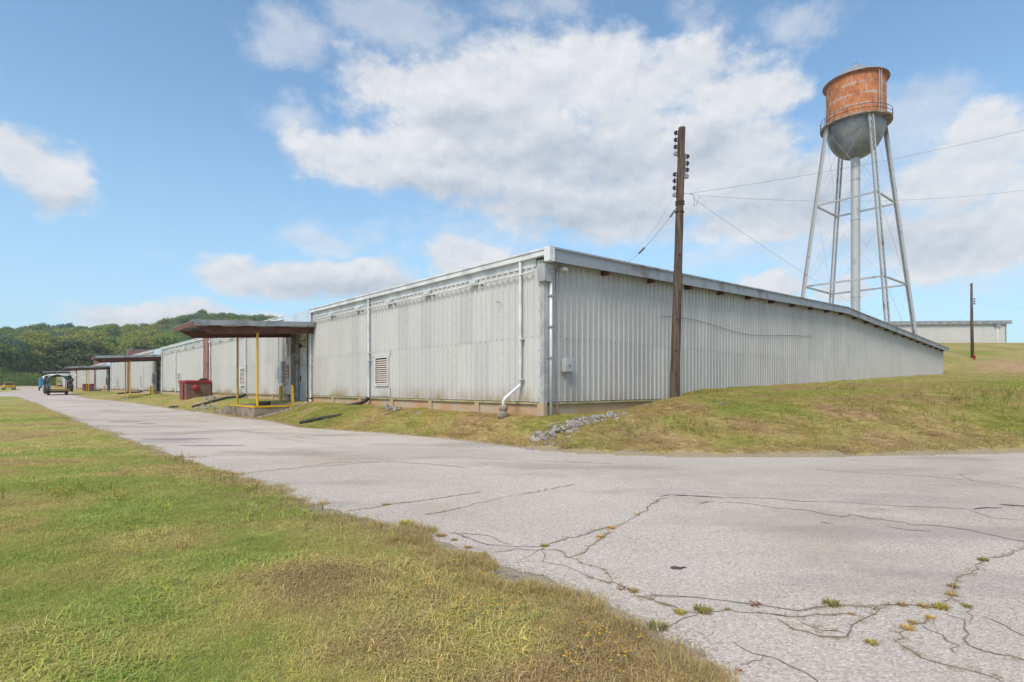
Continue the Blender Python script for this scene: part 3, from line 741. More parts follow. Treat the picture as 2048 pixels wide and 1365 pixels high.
# conduit along the front under the eave with junction boxes
for a, b in ((.35, REC0 - .95), (REC1 + 1.0, 40.9), (42, 60.3)):
    cd = MB().tube([(-.16, a, EAVE - .66), (-.16, (a + b) / 2, EAVE - .68), (-.16, b, EAVE - .66)], .028, 8); cd.build('conduit', M['white'], wh, smooth=True)
jb = MB().box(-.2, -.04, -.17, .17, EAVE - .64, EAVE - .475).mesh('junction_box', M['white'], bevel=.01)
hk = MB().box(-.15, -.03, -.015, .015, EAVE - .76, EAVE - .69).mesh('conduit_bracket', M['galv'])
for k in range(18):
    tt = 3.45 + 3.04 * k
    if REC0 - 1 < tt < REC1 + 1 or 40 < tt < 43: continue
    place('junction_box', jb, wh, (0, tt, 0)); place('conduit_bracket', hk, wh, (0, tt - .45, 0))
# downspouts
def downspout(t0, base, foot, r=.050, s0=-.13):
    d = MB()
    if foot == 'kick':
        d.tube([(s0, t0, EAVE - .2), (s0, t0, 1.86), (s0 - .02, t0, 1.74), (s0 - .28, t0 + .10, 1.50), (s0 - .52, t0 + .20, 1.30), (s0 - .56, t0 + .22, 1.18), (s0 - .56, t0 + .22, 1.02)], r, 12)
    else: d.tube([(s0, t0, EAVE - .2), (s0, t0, base)], r, 12)
    o = d.build('downspout', M['white'], wh); smooth_by_angle(o.data)
    for z in (3.25, 1.9 if foot == 'kick' else 2.9): MB().box(s0 - r - .012, -.03, t0 - r - .05, t0 + r + .012, z, z + .05).build('pipe_strap', M['white'], o)
    return o
downspout(.95, 0, 'kick', .054)
d2 = downspout(T(742), 1.12, 'hose'); d3 = downspout(18.25, .98, 'boot', .06)
d4 = downspout(30.0, 1.10, 'hose'); downspout(39.65, 1.0, 'x'); downspout(41.75, 1.0, 'x'); downspout(53.0, 1.1, 'x'); downspout(60.0, .95, 'boot'); downspout(72.3, 1.1, 'x'); downspout(83.8, 1.1, 'x'); downspout(96, 1.1, 'x'); downspout(103.6, 1, 'x')
for tt in (115.0, 138, 150, 163): downspout(tt, 1.1, 'x')
MB().tube([(-.13, 18.25, 1.05), (-.13, 18.25, .97)], .075, 12).build('rubber_boot', M['black'], d3, smooth=False)
MB().tube([(-.13, 18.25, .97), (-.14, 18.25, .74)], .07, 12).build('pipe_foot', M['white'], d3, smooth=False)
# the white pipe and electrical boxes on the gable end
MB().tube([(.20, -.14, EAVE - 1.0), (.20, -.14, .62)], .05, 12).build('drain_pipe', M['white'], wh, smooth=True)
pb = MB()
for z in (2.6, 3.6, 4.6): pb.box(.12, .28, -.215, -.05, z, z + .05)
pb.build('pipe_strap', M['galv'], wh)
MB().tube([(.52, -.06, EAVE - .5), (.52, -.06, 1.9), (.56, -.08, 1.0), (.55, -.08, .7)], .016, 6).build('thin_conduit', M['galv'], wh, smooth=True)
eb = MB().box(.80, 1.20, -.24, -.04, 2.18, 2.62).build('electrical_box', M['grey_box'], wh, bevel=.015)
MB().box(.98, 1.01, -.255, -.238, 2.36, 2.42).build('latch', M['iron'], eb); MB().box(.82, 1.18, -.18, -.05, 2.14, 2.18).build('box_foot', M['galv'], eb)
fl_ = MB().box(.62, .84, -.30, -.14, 5.50, 5.60).build('flood_light', M['sign_white'], wh, bevel=.02); MB().tube([(.73, -.22, 5.6), (.73, -.1, 5.68), (.73, -.04, 5.68)], .015, 6).build('lamp_arm', M['galv'], fl_)
MB().tube([(-.04, 2.05, 4.62), (-.26, 2.05, 4.65)], .014, 6).build('bracket_arm', M['galv'], wh)
# cable slung along the gable wall
cb = MB(); pts = []
for i in range(60):
    f = i / 59; sx = 6.8 + 17 * f; z = 4.55 - .25 * math.sin(math.pi * min(1, f * 1.0)) * 1 + .18 * math.sin(f * 9) * (1 - f) + .25 * f
    pts.append((sx, -.06, z))
cb.tube(pts, .009, 5).build('wall_cable', M['wire'], wh)
# screws: rows at the lap and the girts, columns on the sheet seams
def screws():
    mb = MB()
    def dot(p, ax):
        r = .017; n = 6; vs = []
        for k in range(n):
            a = 2 * math.pi * k / n; u, v = r * math.cos(a), r * math.sin(a)
            vs.append((p[0], p[1] + u, p[2] + v) if ax == 't' else (p[0] + u, p[1], p[2] + v))
        top = (p[0] - .008, p[1], p[2]) if ax == 't' else (p[0], p[1] - .008, p[2])
        mb.add(vs + [top], [((k, (k + 1) % n, n) if ax == 's' else ((k + 1) % n, k, n)) for k in range(n)])
    for k in range(62):                 # front
        tt = .15 + .3 * k
        for z in (PANEL_Z + .08, LAP + .03, 5.35): dot((-.052, tt, z), 't')
        if k % 3 == 0:
            z = 1.6
            while z < 5.3: dot((-.052, tt, z), 't'); z += .42
    for k in range(80):
        sx = .15 + .3 * k
        for z in (PANEL_Z + .08, LAP + .03 , LAP + 1.9): dot((sx, -.052, z), 's')
        if k % 3 == 0:
            z = 1.6
            while z < roofz(sx) - .6: dot((sx, -.052, z), 's'); z += .42
    return mb
sc = screws().build('sheet_screws', M['iron'], wh); sc['kind'] = 'stuff'
# louvred wall vents
slat_me = MB().hexa([(-.085, .0, 0), (-.075, .0, -.012), (-.075, .98, -.012), (-.085, .98, 0), (-.055, .0, .050), (-.045, .0, .040), (-.045, .98, .040), (-.055, .98, .050)]).mesh('slat', M['tan'])
def vent(t0, slats=True):
    z0, z1 = 1.78, 3.0; v = MB(); y0, y1 = t0, t0 + 1.1
    v.box(-.11, -.035, y0 - .06, y0, z0 - .06, z1 + .06); v.box(-.11, -.035, y1, y1 + .06, z0 - .06, z1 + .06)
    v.box(-.11, -.035, y0, y1, z1, z1 + .06); v.box(-.12, -.035, y0, y1, z0 - .06, z0)
    o = v.build('wall_vent', M['white'], wh)
    MB().box(-.044, -.036, y0, y1, z0, z1).build('vent_backing', M['dark'], o)  # black sheet painted in for the unlit hole behind the slats
    for k in range(12): place('slat', slat_me, o, (0, y0 + .06, z0 + .03 + k * .098))
vent(T(777) - .05); vent(30.25); vent(51.0); vent(73.5); vent(95)
flat = MB().box(-.041, -.035, T(777) - .2, T(742) - .1, 3.08, 3.35); flat.box(-.041, -.035, T(777) - .2, T(742) - .1, 1.25, 1.71); flat.build('flat_patch_sheet', M['clad_l'], wh)
# door recess with sliding dock door
dk_side = None
for i, (r0, r1) in enumerate(REC):
    dp = .50
    j = MB(); j.box(.0, dp, r0 - .10, r0, .6, 5.3); j.box(.0, dp, r1, r1 + .10, .6, 5.3); j.box(0, dp, r0 - .1, r1 + .1, 5.3, 5.4); j.build('door_jamb', M['header'], wh)
    MB().box(dp, dp + .06, r0 - .1, r1 + .1, 4.15, 5.3).build('door_header', M['header'], wh)
    d = MB(); d.box(dp - .06, dp, r0 + .05, r1 - .35, .78, 4.10); o = d.build('dock_door', M['door'], wh)
    MB().box(dp, dp + .05, r0 - .1, r1 + .1, .6, 4.15).build('door_back', M['dark'], wh)
    MB().box(dp - .10, dp - .06, r1 - .5, r1 - .43, 2.0, 2.35).build('handle', M['iron'], o)
    for zz in (1.9, 3.0): MB().box(dp - .066, dp - .058, r0 + .06, r1 - .36, zz, zz + .012).build('door_seam', M['dark'], o)
    MB().box(dp - .05, dp, r1 - .30, r1, .78, 4.10).build('door_post', M['galv'], wh)
    MB().box(.01, dp, r0, r1, .55, .80).build('door_sill', M['concrete_g'], wh)
    lm = MB(); lm.tube([(dp - .02, (r0 + r1) / 2, 4.5), (dp - .30, (r0 + r1) / 2, 4.45), (dp - .38, (r0 + r1) / 2, 4.25)], .03, 8); lm.lathe([(.03, .0), (.10, -.08), (.12, -.24), (.10, -.25)], 12, (dp - .38, (r0 + r1) / 2, 4.28))
    lm.build('dock_lamp', M['iron'], wh)
# electrical panels by the doors
def panels(o):
    y = REC1 + o
    def bx(name, y0, y1, z0, z1, m, d=.2): return MB().box(-.04 - d, -.04, y0, y1, z0, z1).build(name, m, wh, bevel=.012)
    bx('meter_box', y + 1.55, y + 2.05, 2.2, 2.95, M['grey_box']); b2 = bx('electrical_panel', y + .75, y + 1.3, 1.95, 3.25, M['grey_box'], .24)
    sg = bx('warning_sign', y + .25, y + .55, 2.2, 3.0, M['sign_red'], .03)
    for zz in (2.32, 2.5, 2.72): MB().box(-.078, -.071, y + .29, y + .51, zz, zz + .07).build('sign_bar', M['sign_white'], sg)
    bx('fuse_box', y + .22, y + .55, 3.55, 4.3, M['sign_white'], .12)
    c = MB()
    for yy, zb in ((y + 1.8, 2.95), (y + 1.2, 3.25), (y + .95, 3.25), (y + .45, 4.3), (y + .3, 4.3)): c.tube([(-.1, yy, zb), (-.1, yy, 5.3)], .022, 6)
    c.tube([(-.1, y + 1.0, 1.95), (-.1, y + 1.0, 1.7), (-.1, y + .2, 1.9), (-.1, y + .1, 2.4)], .02, 6)
    c.build('panel_conduits', M['galv'], wh)
for o in SEC[:3]: panels(o)
# loading canopies with their posts, and the concrete docks under them
def canopy(o):
    t0, t1, E = 17.75 + o, 22.1 + o, 6.1; zt = lambda e: (6.25 if o > 150 else 5.27) - .06 * e
    root = MB()
    n = 40; vs = []; e0 = .0
    for k in range(n + 1):
        yy = t0 + (t1 - t0) * k / n; dz = .02 if k % 2 else 0
        for e in (0, E): vs.append((-e - .02, yy, zt(e) - .02 - dz))
    root.add(vs, [(2 * k, 2 * k + 1, 2 * k + 3, 2 * k + 2) for k in range(n)])
    root.hexa([(-E, t0, zt(E) + .0), (-.02, t0, zt(0)), (-.02, t1, zt(0)), (-E, t1, zt(E)), (-E, t0, zt(E) + .03), (-.02, t0, zt(0) + .03), (-.02, t1, zt(0) + .03), (-E, t1, zt(E) + .03)])
    c = root.build('canopy', M['galv'], wh)
    for yy in (t0 - .012, t1 + .012):
        f = MB(); f.hexa([(-E, yy - .01, zt(E) - .22), (-.02, yy - .01, zt(0) - .22), (-.02, yy + .01, zt(0) - .22), (-E, yy + .01, zt(E) - .22), (-E, yy - .01, zt(E) + .05), (-.02, yy - .01, zt(0) + .05), (-.02, yy + .01, zt(0) + .05), (-E, yy + .01, zt(E) + .05)])
        f.build('edge_flashing', M['galv'], c)
    for yy in (t0 + .35, t1 - .55):          # I-beams, ends cut on the slant
        I = MB()
        for (w0, w1, h0, h1) in ((-.07, .07, -.27, -.25), (-.012, .012, -.55, -.27), (-.07, .07, -.57, -.55)):
            xo = -E + .12 + (.5 if h0 < -.4 else .0) * 1.0
            x1 = -E + .12 + (.62 * (-(h1) - .25) / .3); x0 = -E + .12 + (.62 * (-(h0) - .25) / .3)
            I.hexa([(x0, yy + w0, zt(E) + h0 + .01), (-.02, yy + w0, zt(0) + h0), (-.02, yy + w1, zt(0) + h0), (x0, yy + w1, zt(E) + h0 + .01), (x1, yy + w0, zt(E) + h1 + .01), (-.02, yy + w0, zt(0) + h1), (-.02, yy + w1, zt(0) + h1), (x1, yy + w1, zt(E) + h1 + .01)])
        I.build('beam', M['brown'], c)
    MB().box(-E - .02, -E + .02, t0, t1, zt(E) - .25, zt(E) - .005).build('front_beam', M['brown'], c)
    for k in range(3):
        xx = -1.4 - 1.7 * k; MB().box(xx - .05, xx + .05, t0 + .43, t1 - .63, zt(-xx) - .25, zt(-xx) - .06).build('cross_beam', M['brown'], c)
    for yy in (t0 + .35, t1 - .55):
        p = MB().tube([(-3.05, yy, .66), (-3.05, yy, zt(3.05) - .58)], .057, 14).build('post', M['yellow'], c, smooth=False); smooth_by_angle(p.data)
        MB().box(-3.2, -2.9, yy - .09, yy + .09, zt(3.05) - .58, zt(3.05) - .565).build('post_cap', M['yellow'], c)
    MB().lathe([(.0, -.08), (.08, -.06), (.10, 0)], 12, (-1.9, t0 + 1.2, zt(1.9) - .3)).build('canopy_lamp', M['sign_white'], c)
    y0, y1 = 17.8 + o, 21.95 + o
    dk = MB().box(-3.3, -.09, y0, y1, -.3, .66).build('loading_dock', M['concrete_g'], wh, bevel=.02)
    nz = MB(); nz.box(-3.325, -3.22, y0 - .03, y1 + .03, .57, .675); nz.box(-3.215, -.3, y0 - .03, y0 + .08, .585, .675); nz.build('dock_edge', M['yellow'], dk)
    MB().hexa([(-3.3, y1, -.3), (-3.05, y1, -.3), (-3.05, y1 + 4.2, -.3), (-3.3, y1 + 4.2, -.3), (-3.3, y1, .62), (-3.05, y1, .62), (-3.05, y1 + 4.2, .05), (-3.3, y1 + 4.2, .05)]).build('wing_wall', M['concrete_g'], dk)
    MB().hexa([(-3.2, y0 - 2.2, -.3), (-1.2, y0 - .03, -.3), (-1.2, y0, -.3), (-3.2, y0 - .03, -.3), (-3.2, y0 - .4, .05), (-1.2, y0 - .03, .5), (-1.2, y0, .5), (-3.2, y0 - .03, .1)]).build('kerb_wedge', M['concrete_g'], dk)
for o in SEC: canopy(o)
# brick fire walls that stand out between the sections
for i, tt in enumerate(FIRE):
    zt = 6.12 if i == 0 else 7.0
    b = MB().box(-.26, 3.0 if i == 0 else 14.0, tt - 1.1, tt + .35, .3, zt).build('fire_wall', M['brick_red'], wh)
    MB().box(-.30, 3.04 if i == 0 else 14.04, tt - 1.14, tt + .39, zt, zt + .08).build('coping', M['galv'], b)
for (tt, z) in ((152, 5.5), (160, 5.55), (168, 4.8)):
    f = MB().lathe([(.05, 0), (.22, -.1), (.24, -.3), (.2, -.32)], 12, (-.5, tt, z)); f.tube([(-.04, tt, z + .05), (-.5, tt, z + .05)], .03, 6); f.build('flood_light', M['sign_white'], wh)

# ------------------------------------------------------------------ far warehouse
fw = thing('far_warehouse', 'white corrugated metal warehouse on the grassy rise behind the water tower', 'warehouse', (ray(2012, 690, 101).x, 101, 9.2), (0, 0, RAD(-4)))
def far_sheet():
    mb = MB(); n = 110; vs = []
    for k in range(n):
        x = -44 + .4 * k
        for dx, o in ((0, 0), (.13, 0), (.18, .05), (.3, .05), (.35, 0)): vs += [(x + dx, -o, -.6), (x + dx, -o, 4.75)]
    m_ = len(vs) // 2; mb.add(vs, [(2 * i, 2 * i + 2, 2 * i + 3, 2 * i + 1) for i in range(m_ - 1)]); return mb
c_ = far_sheet().build('wall_cladding', M['clad_l'], fw); c_['kind'] = 'stuff'
MB().box(-44, -.02, .02, 20, -1, 4.8).build('wall_backing', M['clad_l'], fw)
MB().box(-44.4, .75, -.42, -.38, 4.05, 4.62).build('fascia_board', M['galv'], fw)
MB().hexa([(-44.4, -.42, 4.63), (.75, -.42, 4.63), (.75, 20, 4.9), (-44.4, 20, 4.9), (-44.4, -.42, 4.75), (.75, -.42, 4.75), (.75, 20, 5.0), (-44.4, 20, 5.0)]).build('roof', M['roof'], fw)
MB().box(-1.75, -1.5, -.2, -.06, -.5, 3.9).build('downspout', M['white'], fw); MB().box(-2.1, -1.2, -.38, -.06, 3.6, 4.04).build('gutter_box', M['galv'], fw)
MB().box(-.22, .02, -.09, .2, -.6, 4.04).build('corner_trim', M['galv'], fw)

# ------------------------------------------------------------------ water tower
TWD = 74.0
tb = ray(1711, 690, TWD)
tz = float(terrain(np.array([tb.x]), np.array([tb.y]))[0][0])
tw = thing('water_tower', 'old steel water tower with rust orange tank on four lattice legs', 'water tower', (tb.x, tb.y, tz))
def zpx(py): return H + (HY - py) / F * TWD - tz
R = 3.50; Z_BAL = zpx(253); Z_TOP = zpx(168); Z_BOT = zpx(318); Z_APEX = zpx(131)
def plate(a0, a1, z0, z1, r, name, material):
    n = 8; me = bpy.data.meshes.new(name); vs = []
    for k in range(n + 1):
        a = a0 + (a1 - a0) * k / n
        for rr, z in ((r, z0), (r, z1), (r - .05, z0), (r - .05, z1)): vs.append((rr * math.cos(a), rr * math.sin(a), z))
    fs = []
    for k in range(n):
        i = 4 * k; fs += [(i, i + 4, i + 5, i + 1), (i + 1, i + 5, i + 7, i + 3), (i, i + 2, i + 6, i + 4)]
    fs += [(0, 1, 3, 2), (4 * n, 4 * n + 2, 4 * n + 3, 4 * n + 1)]
    me.from_pydata(vs, [], fs); uvl = me.uv_layers.new()
    for lp in me.loops:
        k, j = divmod(lp.vertex_index, 4); uvl.data[lp.index].uv = (k / n, 1.0 if j in (1, 3) else 0.0)
    me.materials.append(material); place(name, me, tw)
NCRS, NPL = 4, 6
for c in range(NCRS):
    z0 = Z_BAL + (Z_TOP - Z_BAL) * c / NCRS; z1 = Z_BAL + (Z_TOP - Z_BAL) * (c + 1) / NCRS
    for k in range(NPL):
        a0 = 2 * math.pi * (k + (.15, .62, .30, .85)[c]) / NPL; plate(a0 + .004, a0 + 2 * math.pi / NPL - .004, z0 + .012, z1 - .012, R + .012 * (c % 2), 'tank_plate', M['tank'])
MB().lathe([(R - .04, Z_BAL), (R - .04, Z_TOP)], 48).build('tank_shell', M['tower'], tw, smooth=True)
rf = MB(); rf.lathe([(R + .42, Z_TOP - .02), (R + .42, Z_TOP + .06), (.25, Z_APEX), (.0, Z_APEX)], 48); rf.lathe([(R - .02, Z_TOP - .03), (R + .42, Z_TOP - .022)], 48)
o = rf.build('tank_roof', M['galv'], tw, smooth=False); smooth_by_angle(o.data, 25)
MB().lathe([(R + .02, Z_TOP - .30), (R + .39, Z_TOP - .04)], 48).build('eave_ring', M['rust_dull'], tw, smooth=True)
MB().lathe([(.12, Z_APEX - .05), (.12, Z_APEX + .2), (.2, Z_APEX + .25), (0, Z_APEX + .4)], 10).build('roof_finial', M['tower'], tw)
bwl = Z_BAL - Z_BOT
for k in range(8):                           # bowl in gores
    mb = MB(); vs = []; na, nb = 6, 14; a0 = 2 * math.pi * (k + .3) / 8
    for i in range(na + 1):
        a = a0 + .004 + (2 * math.pi / 8 - .008) * i / na
        for j in range(nb + 1):
            ph = (math.pi / 2) * j / nb; r = max(.02, R * math.cos(ph) ** .92); vs.append((r * math.cos(a), r * math.sin(a), Z_BAL - bwl * math.sin(ph)))
    mb.add(vs, [(i * (nb + 1) + j, i * (nb + 1) + j + 1, (i + 1) * (nb + 1) + j + 1, (i + 1) * (nb + 1) + j) for i in range(na) for j in range(nb)])
    mb.build('bowl_plate', M['tower_dark'], tw, smooth=True)
bl = MB(); bl.lathe([(R - .02, Z_BAL - .10), (R + .72, Z_BAL - .10), (R + .74, Z_BAL + .12), (R - .02, Z_BAL + .02)], 48); bl.build('balcony', M['rust_dull2'], tw)
rl = MB()
for zz in (1.05, .55): rl.lathe([(R + .70 + .03 * math.cos(q), Z_BAL + zz + .03 * math.sin(q)) for q in np.linspace(0, 2 * math.pi, 7)], 48)
for k in range(16):
    a = 2 * math.pi * k / 16; rl.tube([((R + .70) * math.cos(a), (R + .70) * math.sin(a), Z_BAL + .1), ((R + .70) * math.cos(a), (R + .70) * math.sin(a), Z_BAL + 1.05)], .03, 5)
rl.build('railing', M['iron'], tw)
# ladder on the shell
la = RAD(285); ld = MB()
for da in (-.05, .05): ld.bar(((R + .22) * math.cos(la + da), (R + .22) * math.sin(la + da), Z_BAL), ((R + .22) * math.cos(la + da), (R + .22) * math.sin(la + da), Z_TOP + .9), .07, .07)
for k in range(26):
    zz = Z_BAL + .2 + k * (Z_TOP - Z_BAL) / 26; ld.bar(((R + .22) * math.cos(la - .05), (R + .22) * math.sin(la - .05), zz), ((R + .22) * math.cos(la + .05), (R + .22) * math.sin(la + .05), zz), .04, .04)
ld.build('ladder', M['tower'], tw)
rp = MB().tube([(0, 0, -1), (0, 0, Z_BOT + .3)], .55, 20); o = rp.build('riser_pipe', M['tower'], tw, smooth=False); smooth_by_angle(o.data)
for zz in (8.5, 19.0, 24.5): MB().tube([(0, 0, zz), (0, 0, zz + .12)], .60, 20).build('pipe_flange', M['tower'], o)
def legpt(a, z): r = (R + .25) + (Z_BAL - z) * .134; return Vector((r * math.cos(a), r * math.sin(a), z))
ANG = [RAD(a) for a in (-6, 84, 174, 264)]
for a in ANG:
    rad = Vector((math.cos(a), math.sin(a), 0)); tg = Vector((-math.sin(a), math.cos(a), 0))
    p0, p1 = legpt(a, -1), legpt(a, Z_BAL - .05)
    ch = MB()
    for s in (-1, 1): ch.bar(p0 + tg * .235 * s, p1 + tg * .235 * s, .10, .32, up=rad)
    leg = ch.build('leg', M['tower_rust'], tw)
    lc = MB(); L = (p1 - p0).length; n = int(L / .42)
    for k in range(n):
        q0 = p0.lerp(p1, k / n); q1 = p0.lerp(p1, (k + 1) / n); sg = 1 if k % 2 else -1
        for off in (-.17, .17): lc.bar(q0 + tg * .24 * sg + rad * off, q1 - tg * .24 * sg + rad * off, .06, .02, up=rad)
    l_ = lc.build('lacing', M['tower'], leg); l_['kind'] = 'stuff'
    MB().bar(p1 + Vector((0, 0, -.9)) - rad * .1, p1 + Vector((0, 0, .2)) - rad * .1, .62, .12, up=rad).build('gusset', M['tower'], leg)
RINGS = [H + (HY - 410) / F * TWD - tz, H + (HY - 572) / F * TWD - tz]
for zz in RINGS:
    for i in range(4):
        a, b = legpt(ANG[i], zz), legpt(ANG[(i + 1) % 4], zz); MB().bar(a, b, .16, .22).build('strut', M['tower_rust'], tw)
LV = [Z_BAL - .3] + RINGS + [-.8]
for z1, z0 in zip(LV[:-1], LV[1:]):
    for i in range(4):
        a, b = ANG[i], ANG[(i + 1) % 4]
        MB().tube([legpt(a, z0), legpt(b, z1)], .013, 5).build('tie_rod', M['tower'], tw); MB().tube([legpt(b, z0), legpt(a, z1)], .013, 5).build('tie_rod', M['tower'], tw)
a, b = legpt(ANG[2], Z_BAL), legpt(ANG[3], Z_BAL)
for p in (a, b): MB().tube([p, Vector((.0, 0, Z_BOT)) + (a + b).normalized() * 1.2 + Vector((0, 0, .3))], .05, 6).build('tie_rod', M['tower'], tw)

# ------------------------------------------------------------------ near utility pole and its wires
pole_b = W(4.55, -2.0); pz = float(terrain(np.array([pole_b.x]), np.array([pole_b.y]))[0][0])
PD = pole_b.y
pole = thing('utility_pole', 'tall weathered wooden utility pole with spool insulators beside the gable wall', 'utility pole', (pole_b.x, pole_b.y, pz))
ptop = ray(1364, 256, PD) - Vector((pole_b.x, pole_b.y, pz)); ptop.y = 0
def on_pole(z): return Vector((ptop.x * z / ptop.z, 0, z))
pm = MB(); N = 14; pts = [on_pole(ptop.z * k / N) for k in range(N + 1)]; pts[0].z = -.8
pm.tube(pts, [.172 - .056 * k / N + .006 * math.sin(k * 2.3) for k in range(N + 1)], 16)
o = pm.build('shaft', M['wood'], pole); smooth_by_angle(o.data, 50)
sp_me = MB(); sp_me.lathe([(.0, -.045), (.03, -.05), (.062, -.04), (.064, -.022), (.036, -.010), (.036, .010), (.064, .022), (.062, .04), (.03, .05), (0, .045)], 14)
sp_me = sp_me.mesh('insulator', M['insul'], smooth=True)
sp_w = sp_me.copy(); sp_w.materials.clear(); sp_w.materials.append(M['grey_box'])
for side, rows in ((-1, (267, 281, 295, 309)), (1, (314, 328, 341, 354)), (-1, (350, 363, 377, 391))):
    zs = [H + (HY - r) / F * PD - pz for r in rows]
    rk = MB(); x0 = on_pole(zs[0]).x + side * .135; x1 = on_pole(zs[-1]).x + side * .145
    rk.bar((x0, -.03, zs[0] + .1), (x1, -.03, zs[-1] - .1), .05, .012)
    rk.tube([(x0 + side * .085, -.03, zs[0] + .08), (x1 + side * .085, -.03, zs[-1] - .08)], .009, 6)
    for z in zs:
        for dz in (-.065, .065): rk.bar((on_pole(z).x + side * .13, -.03, z + dz), (on_pole(z).x + side * .235, -.03, z + dz), .035, .008)
    r_ = rk.build('insulator_rack', M['iron'], pole)
    for k, z in enumerate(zs): place('insulator', sp_w if k == 3 else sp_me, r_, (on_pole(z).x + side * .225, -.03, z))
for r in (404, 409, 425):
    z = H + (HY - r) / F * PD - pz; b = on_pole(z); MB().lathe([(.152, -.02), (.16, -.02), (.16, .02), (.152, .02)], 16, tuple(b)).build('clamp_band', M['iron'], pole)
for r in (512, 585, 640, 702, 745): # bolts and spikes left in the wood
    z = H + (HY - r) / F * PD - pz; b = on_pole(z); MB().tube([(b.x + .03 * math.sin(r), -.14, z), (b.x + .03 * math.sin(r), -.22, z)], .022, 6).build('bolt', M['iron'], pole)
MB().tube([(on_pole(3).x + .15, -.06, .0), (on_pole(5).x + .14, -.06, 4.4)], .008, 5).build('ground_wire', M['wire'], pole)
def wire(name, label, a, b, sag, r, sleeves=()):
    a, b = Vector(a), Vector(b); n = 28; pts = []
    for k in range(n + 1):
        f = k / n; p = a.lerp(b, f); p.z -= sag * 4 * f * (1 - f); pts.append(p)
    o = MB().tube([p - a for p in pts], r * .34, 5).build(name, M['wire'], None, loc=a); tag(o, label, 'wire')
    for f in sleeves:
        k = int(f * n); d = (pts[k + 1] - pts[k]).normalized(); MB().tube([pts[k] - a, pts[k] - a + d * .28], .035, 8).build('splice_sleeve', M['wire'], o)
    return o
PV = Vector((pole_b.x, pole_b.y, pz))
def pole_at(r, dx=.15): return PV + on_pole(H + (HY - r) / F * PD - pz) + Vector((dx, -.02, 0))
up_end = pole_at(388, .18).lerp(ray(2048, 245, 22), 1.5)
wire('overhead_wire', 'upper overhead wire running from the near pole up to the right past the tank', pole_at(388, .32), up_end, .35, .014)
wire('overhead_wire', 'lower overhead wire running almost level from the near pole across the tower legs', pole_at(390, .33), pole_at(390, .3).lerp(ray(2048, 348, 22), 1.5), .75, .011)
wire('drop_wire', 'slack wire dropping from the near pole behind the roof towards the far rise', pole_at(396, .42), W(66, -.5, 5.9), .8, .012)
wire('service_cable', 'thick service cable with dark sleeves from the near pole to the roof edge', pole_at(415, -.1), W(3.3, -ov - .05, EAVE - .25), .22, .018, (.06, .56))
wire('service_cable', 'thin guy strand above the sleeved cable from pole to roof edge', pole_at(396, -.24), W(3.25, -ov - .05, EAVE - .15), .30, .008)
jw = MB(); p0 = pole_at(388, .13) - PV; jw.tube([p0, p0 + Vector((.32, 0, -.02)), p0 + Vector((.38, 0, -.2)), p0 + Vector((.34, 0, -.42)), p0 + Vector((.45, 0, -.38)), p0 + Vector((.5, 0, -.14)), p0 + Vector((.62, 0, -.15))], .008, 5); jw.build('jumper_wire', M['wire'], pole)

# far pole and hydrant
fp = ray(1945, 715, 75); fpz = float(terrain(np.array([fp.x]), np.array([fp.y]))[0][0])
pole2 = thing('utility_pole', 'slim brown utility pole standing on the grass rise in front of the white warehouse', 'utility pole', (fp.x, fp.y, fpz))
o = MB().tube([(0, 0, -.5), (-.1, 0, 5), (-.15, 0, H + (HY - 567) / F * 75 - fpz)], [.2, .17, .13], 10).build('shaft', M['wood'], pole2, smooth=True)
for k in range(3):
    z = 8.1 - .32 * k; i_ = MB().lathe([(.0, -.1), (.10, -.08), (.10, .08), (0, .1)], 8, (.22, -.05, z)); i_.bar((0, -.05, z), (.22, -.05, z), .05, .03); i_.build('insulator', M['insul'], pole2)
hp = ray(1948, 717, 73); hz = float(terrain(np.array([hp.x]), np.array([hp.y]))[0][0])
hyd = thing('fire_hydrant', 'red fire hydrant at the foot of the slim far pole', 'fire hydrant', (hp.x, hp.y, hz - .05))
MB().lathe([(.2, 0), (.2, .07), (.13, .09), (.13, .42), (.18, .43), (.18, .48), (.145, .5), (.13, .6), (.06, .67), (.04, .74), (0, .74)], 16).build('barrel', M['red'], hyd, smooth=False)
for x in (-1, 1): MB().tube([(0, 0, .36), (x * .24, 0, .36)], .065, 10).build('hose_outlet', M['red'], hyd)
MB().tube([(0, 0, .33), (0, -.26, .33)], .09, 10).build('pumper_outlet', M['red'], hyd)
wire('overhead_wire', 'faint wire sagging from the slim far pole to the near warehouse roof', Vector((fp.x, fp.y, fpz + 6.2)), W(62, 8, 6.3), .8, .014)
wire('overhead_wire', 'faint wire leaving the slim far pole towards the lower right', Vector((fp.x + .1, fp.y, fpz + 7.6)), Vector((fp.x + 40, fp.y - 4, fpz + 5.5)), .9, .014)

# ------------------------------------------------------------------ small things along the front
def gz(x, y): return float(terrain(np.array([x]), np.array([y]))[0][0])
def bollard(s, t, z, h, tilt, label, r=.085, grp=None):
    p = W(s, t, z); b = thing('bollard', label, 'bollard', p, (0, 0, BROT), 'yellow bollards beside the dock doors')
    m = MB(); m.lathe([(r, -.1), (r, h), (r * .8, h + .03), (0, h + .045)], 16); o = m.build('bollard_pipe', M['yellow'], b); smooth_by_angle(o.data); o.rotation_euler = (RAD(tilt), 0, 0)
    return b
bollard(-.55, 21.75, .64, 1.05, 0, 'upright yellow bollard left of the nearest dock door, rust at its foot')
bollard(-.85, 18.95, .60, 1.15, -6, 'leaning yellow bollard right of the nearest dock door')
for k, o in enumerate(SEC[1:3]):
    nm = ('second', 'third')[k]
    bollard(-.55, 21.75 + o, .64, 1.05, 0, 'yellow bollard left of the dock door under the %s canopy from the corner' % nm)
    bollard(-.85, 18.95 + o, .64, 1.1, 0, 'yellow bollard right of the dock door under the %s canopy from the corner' % nm)
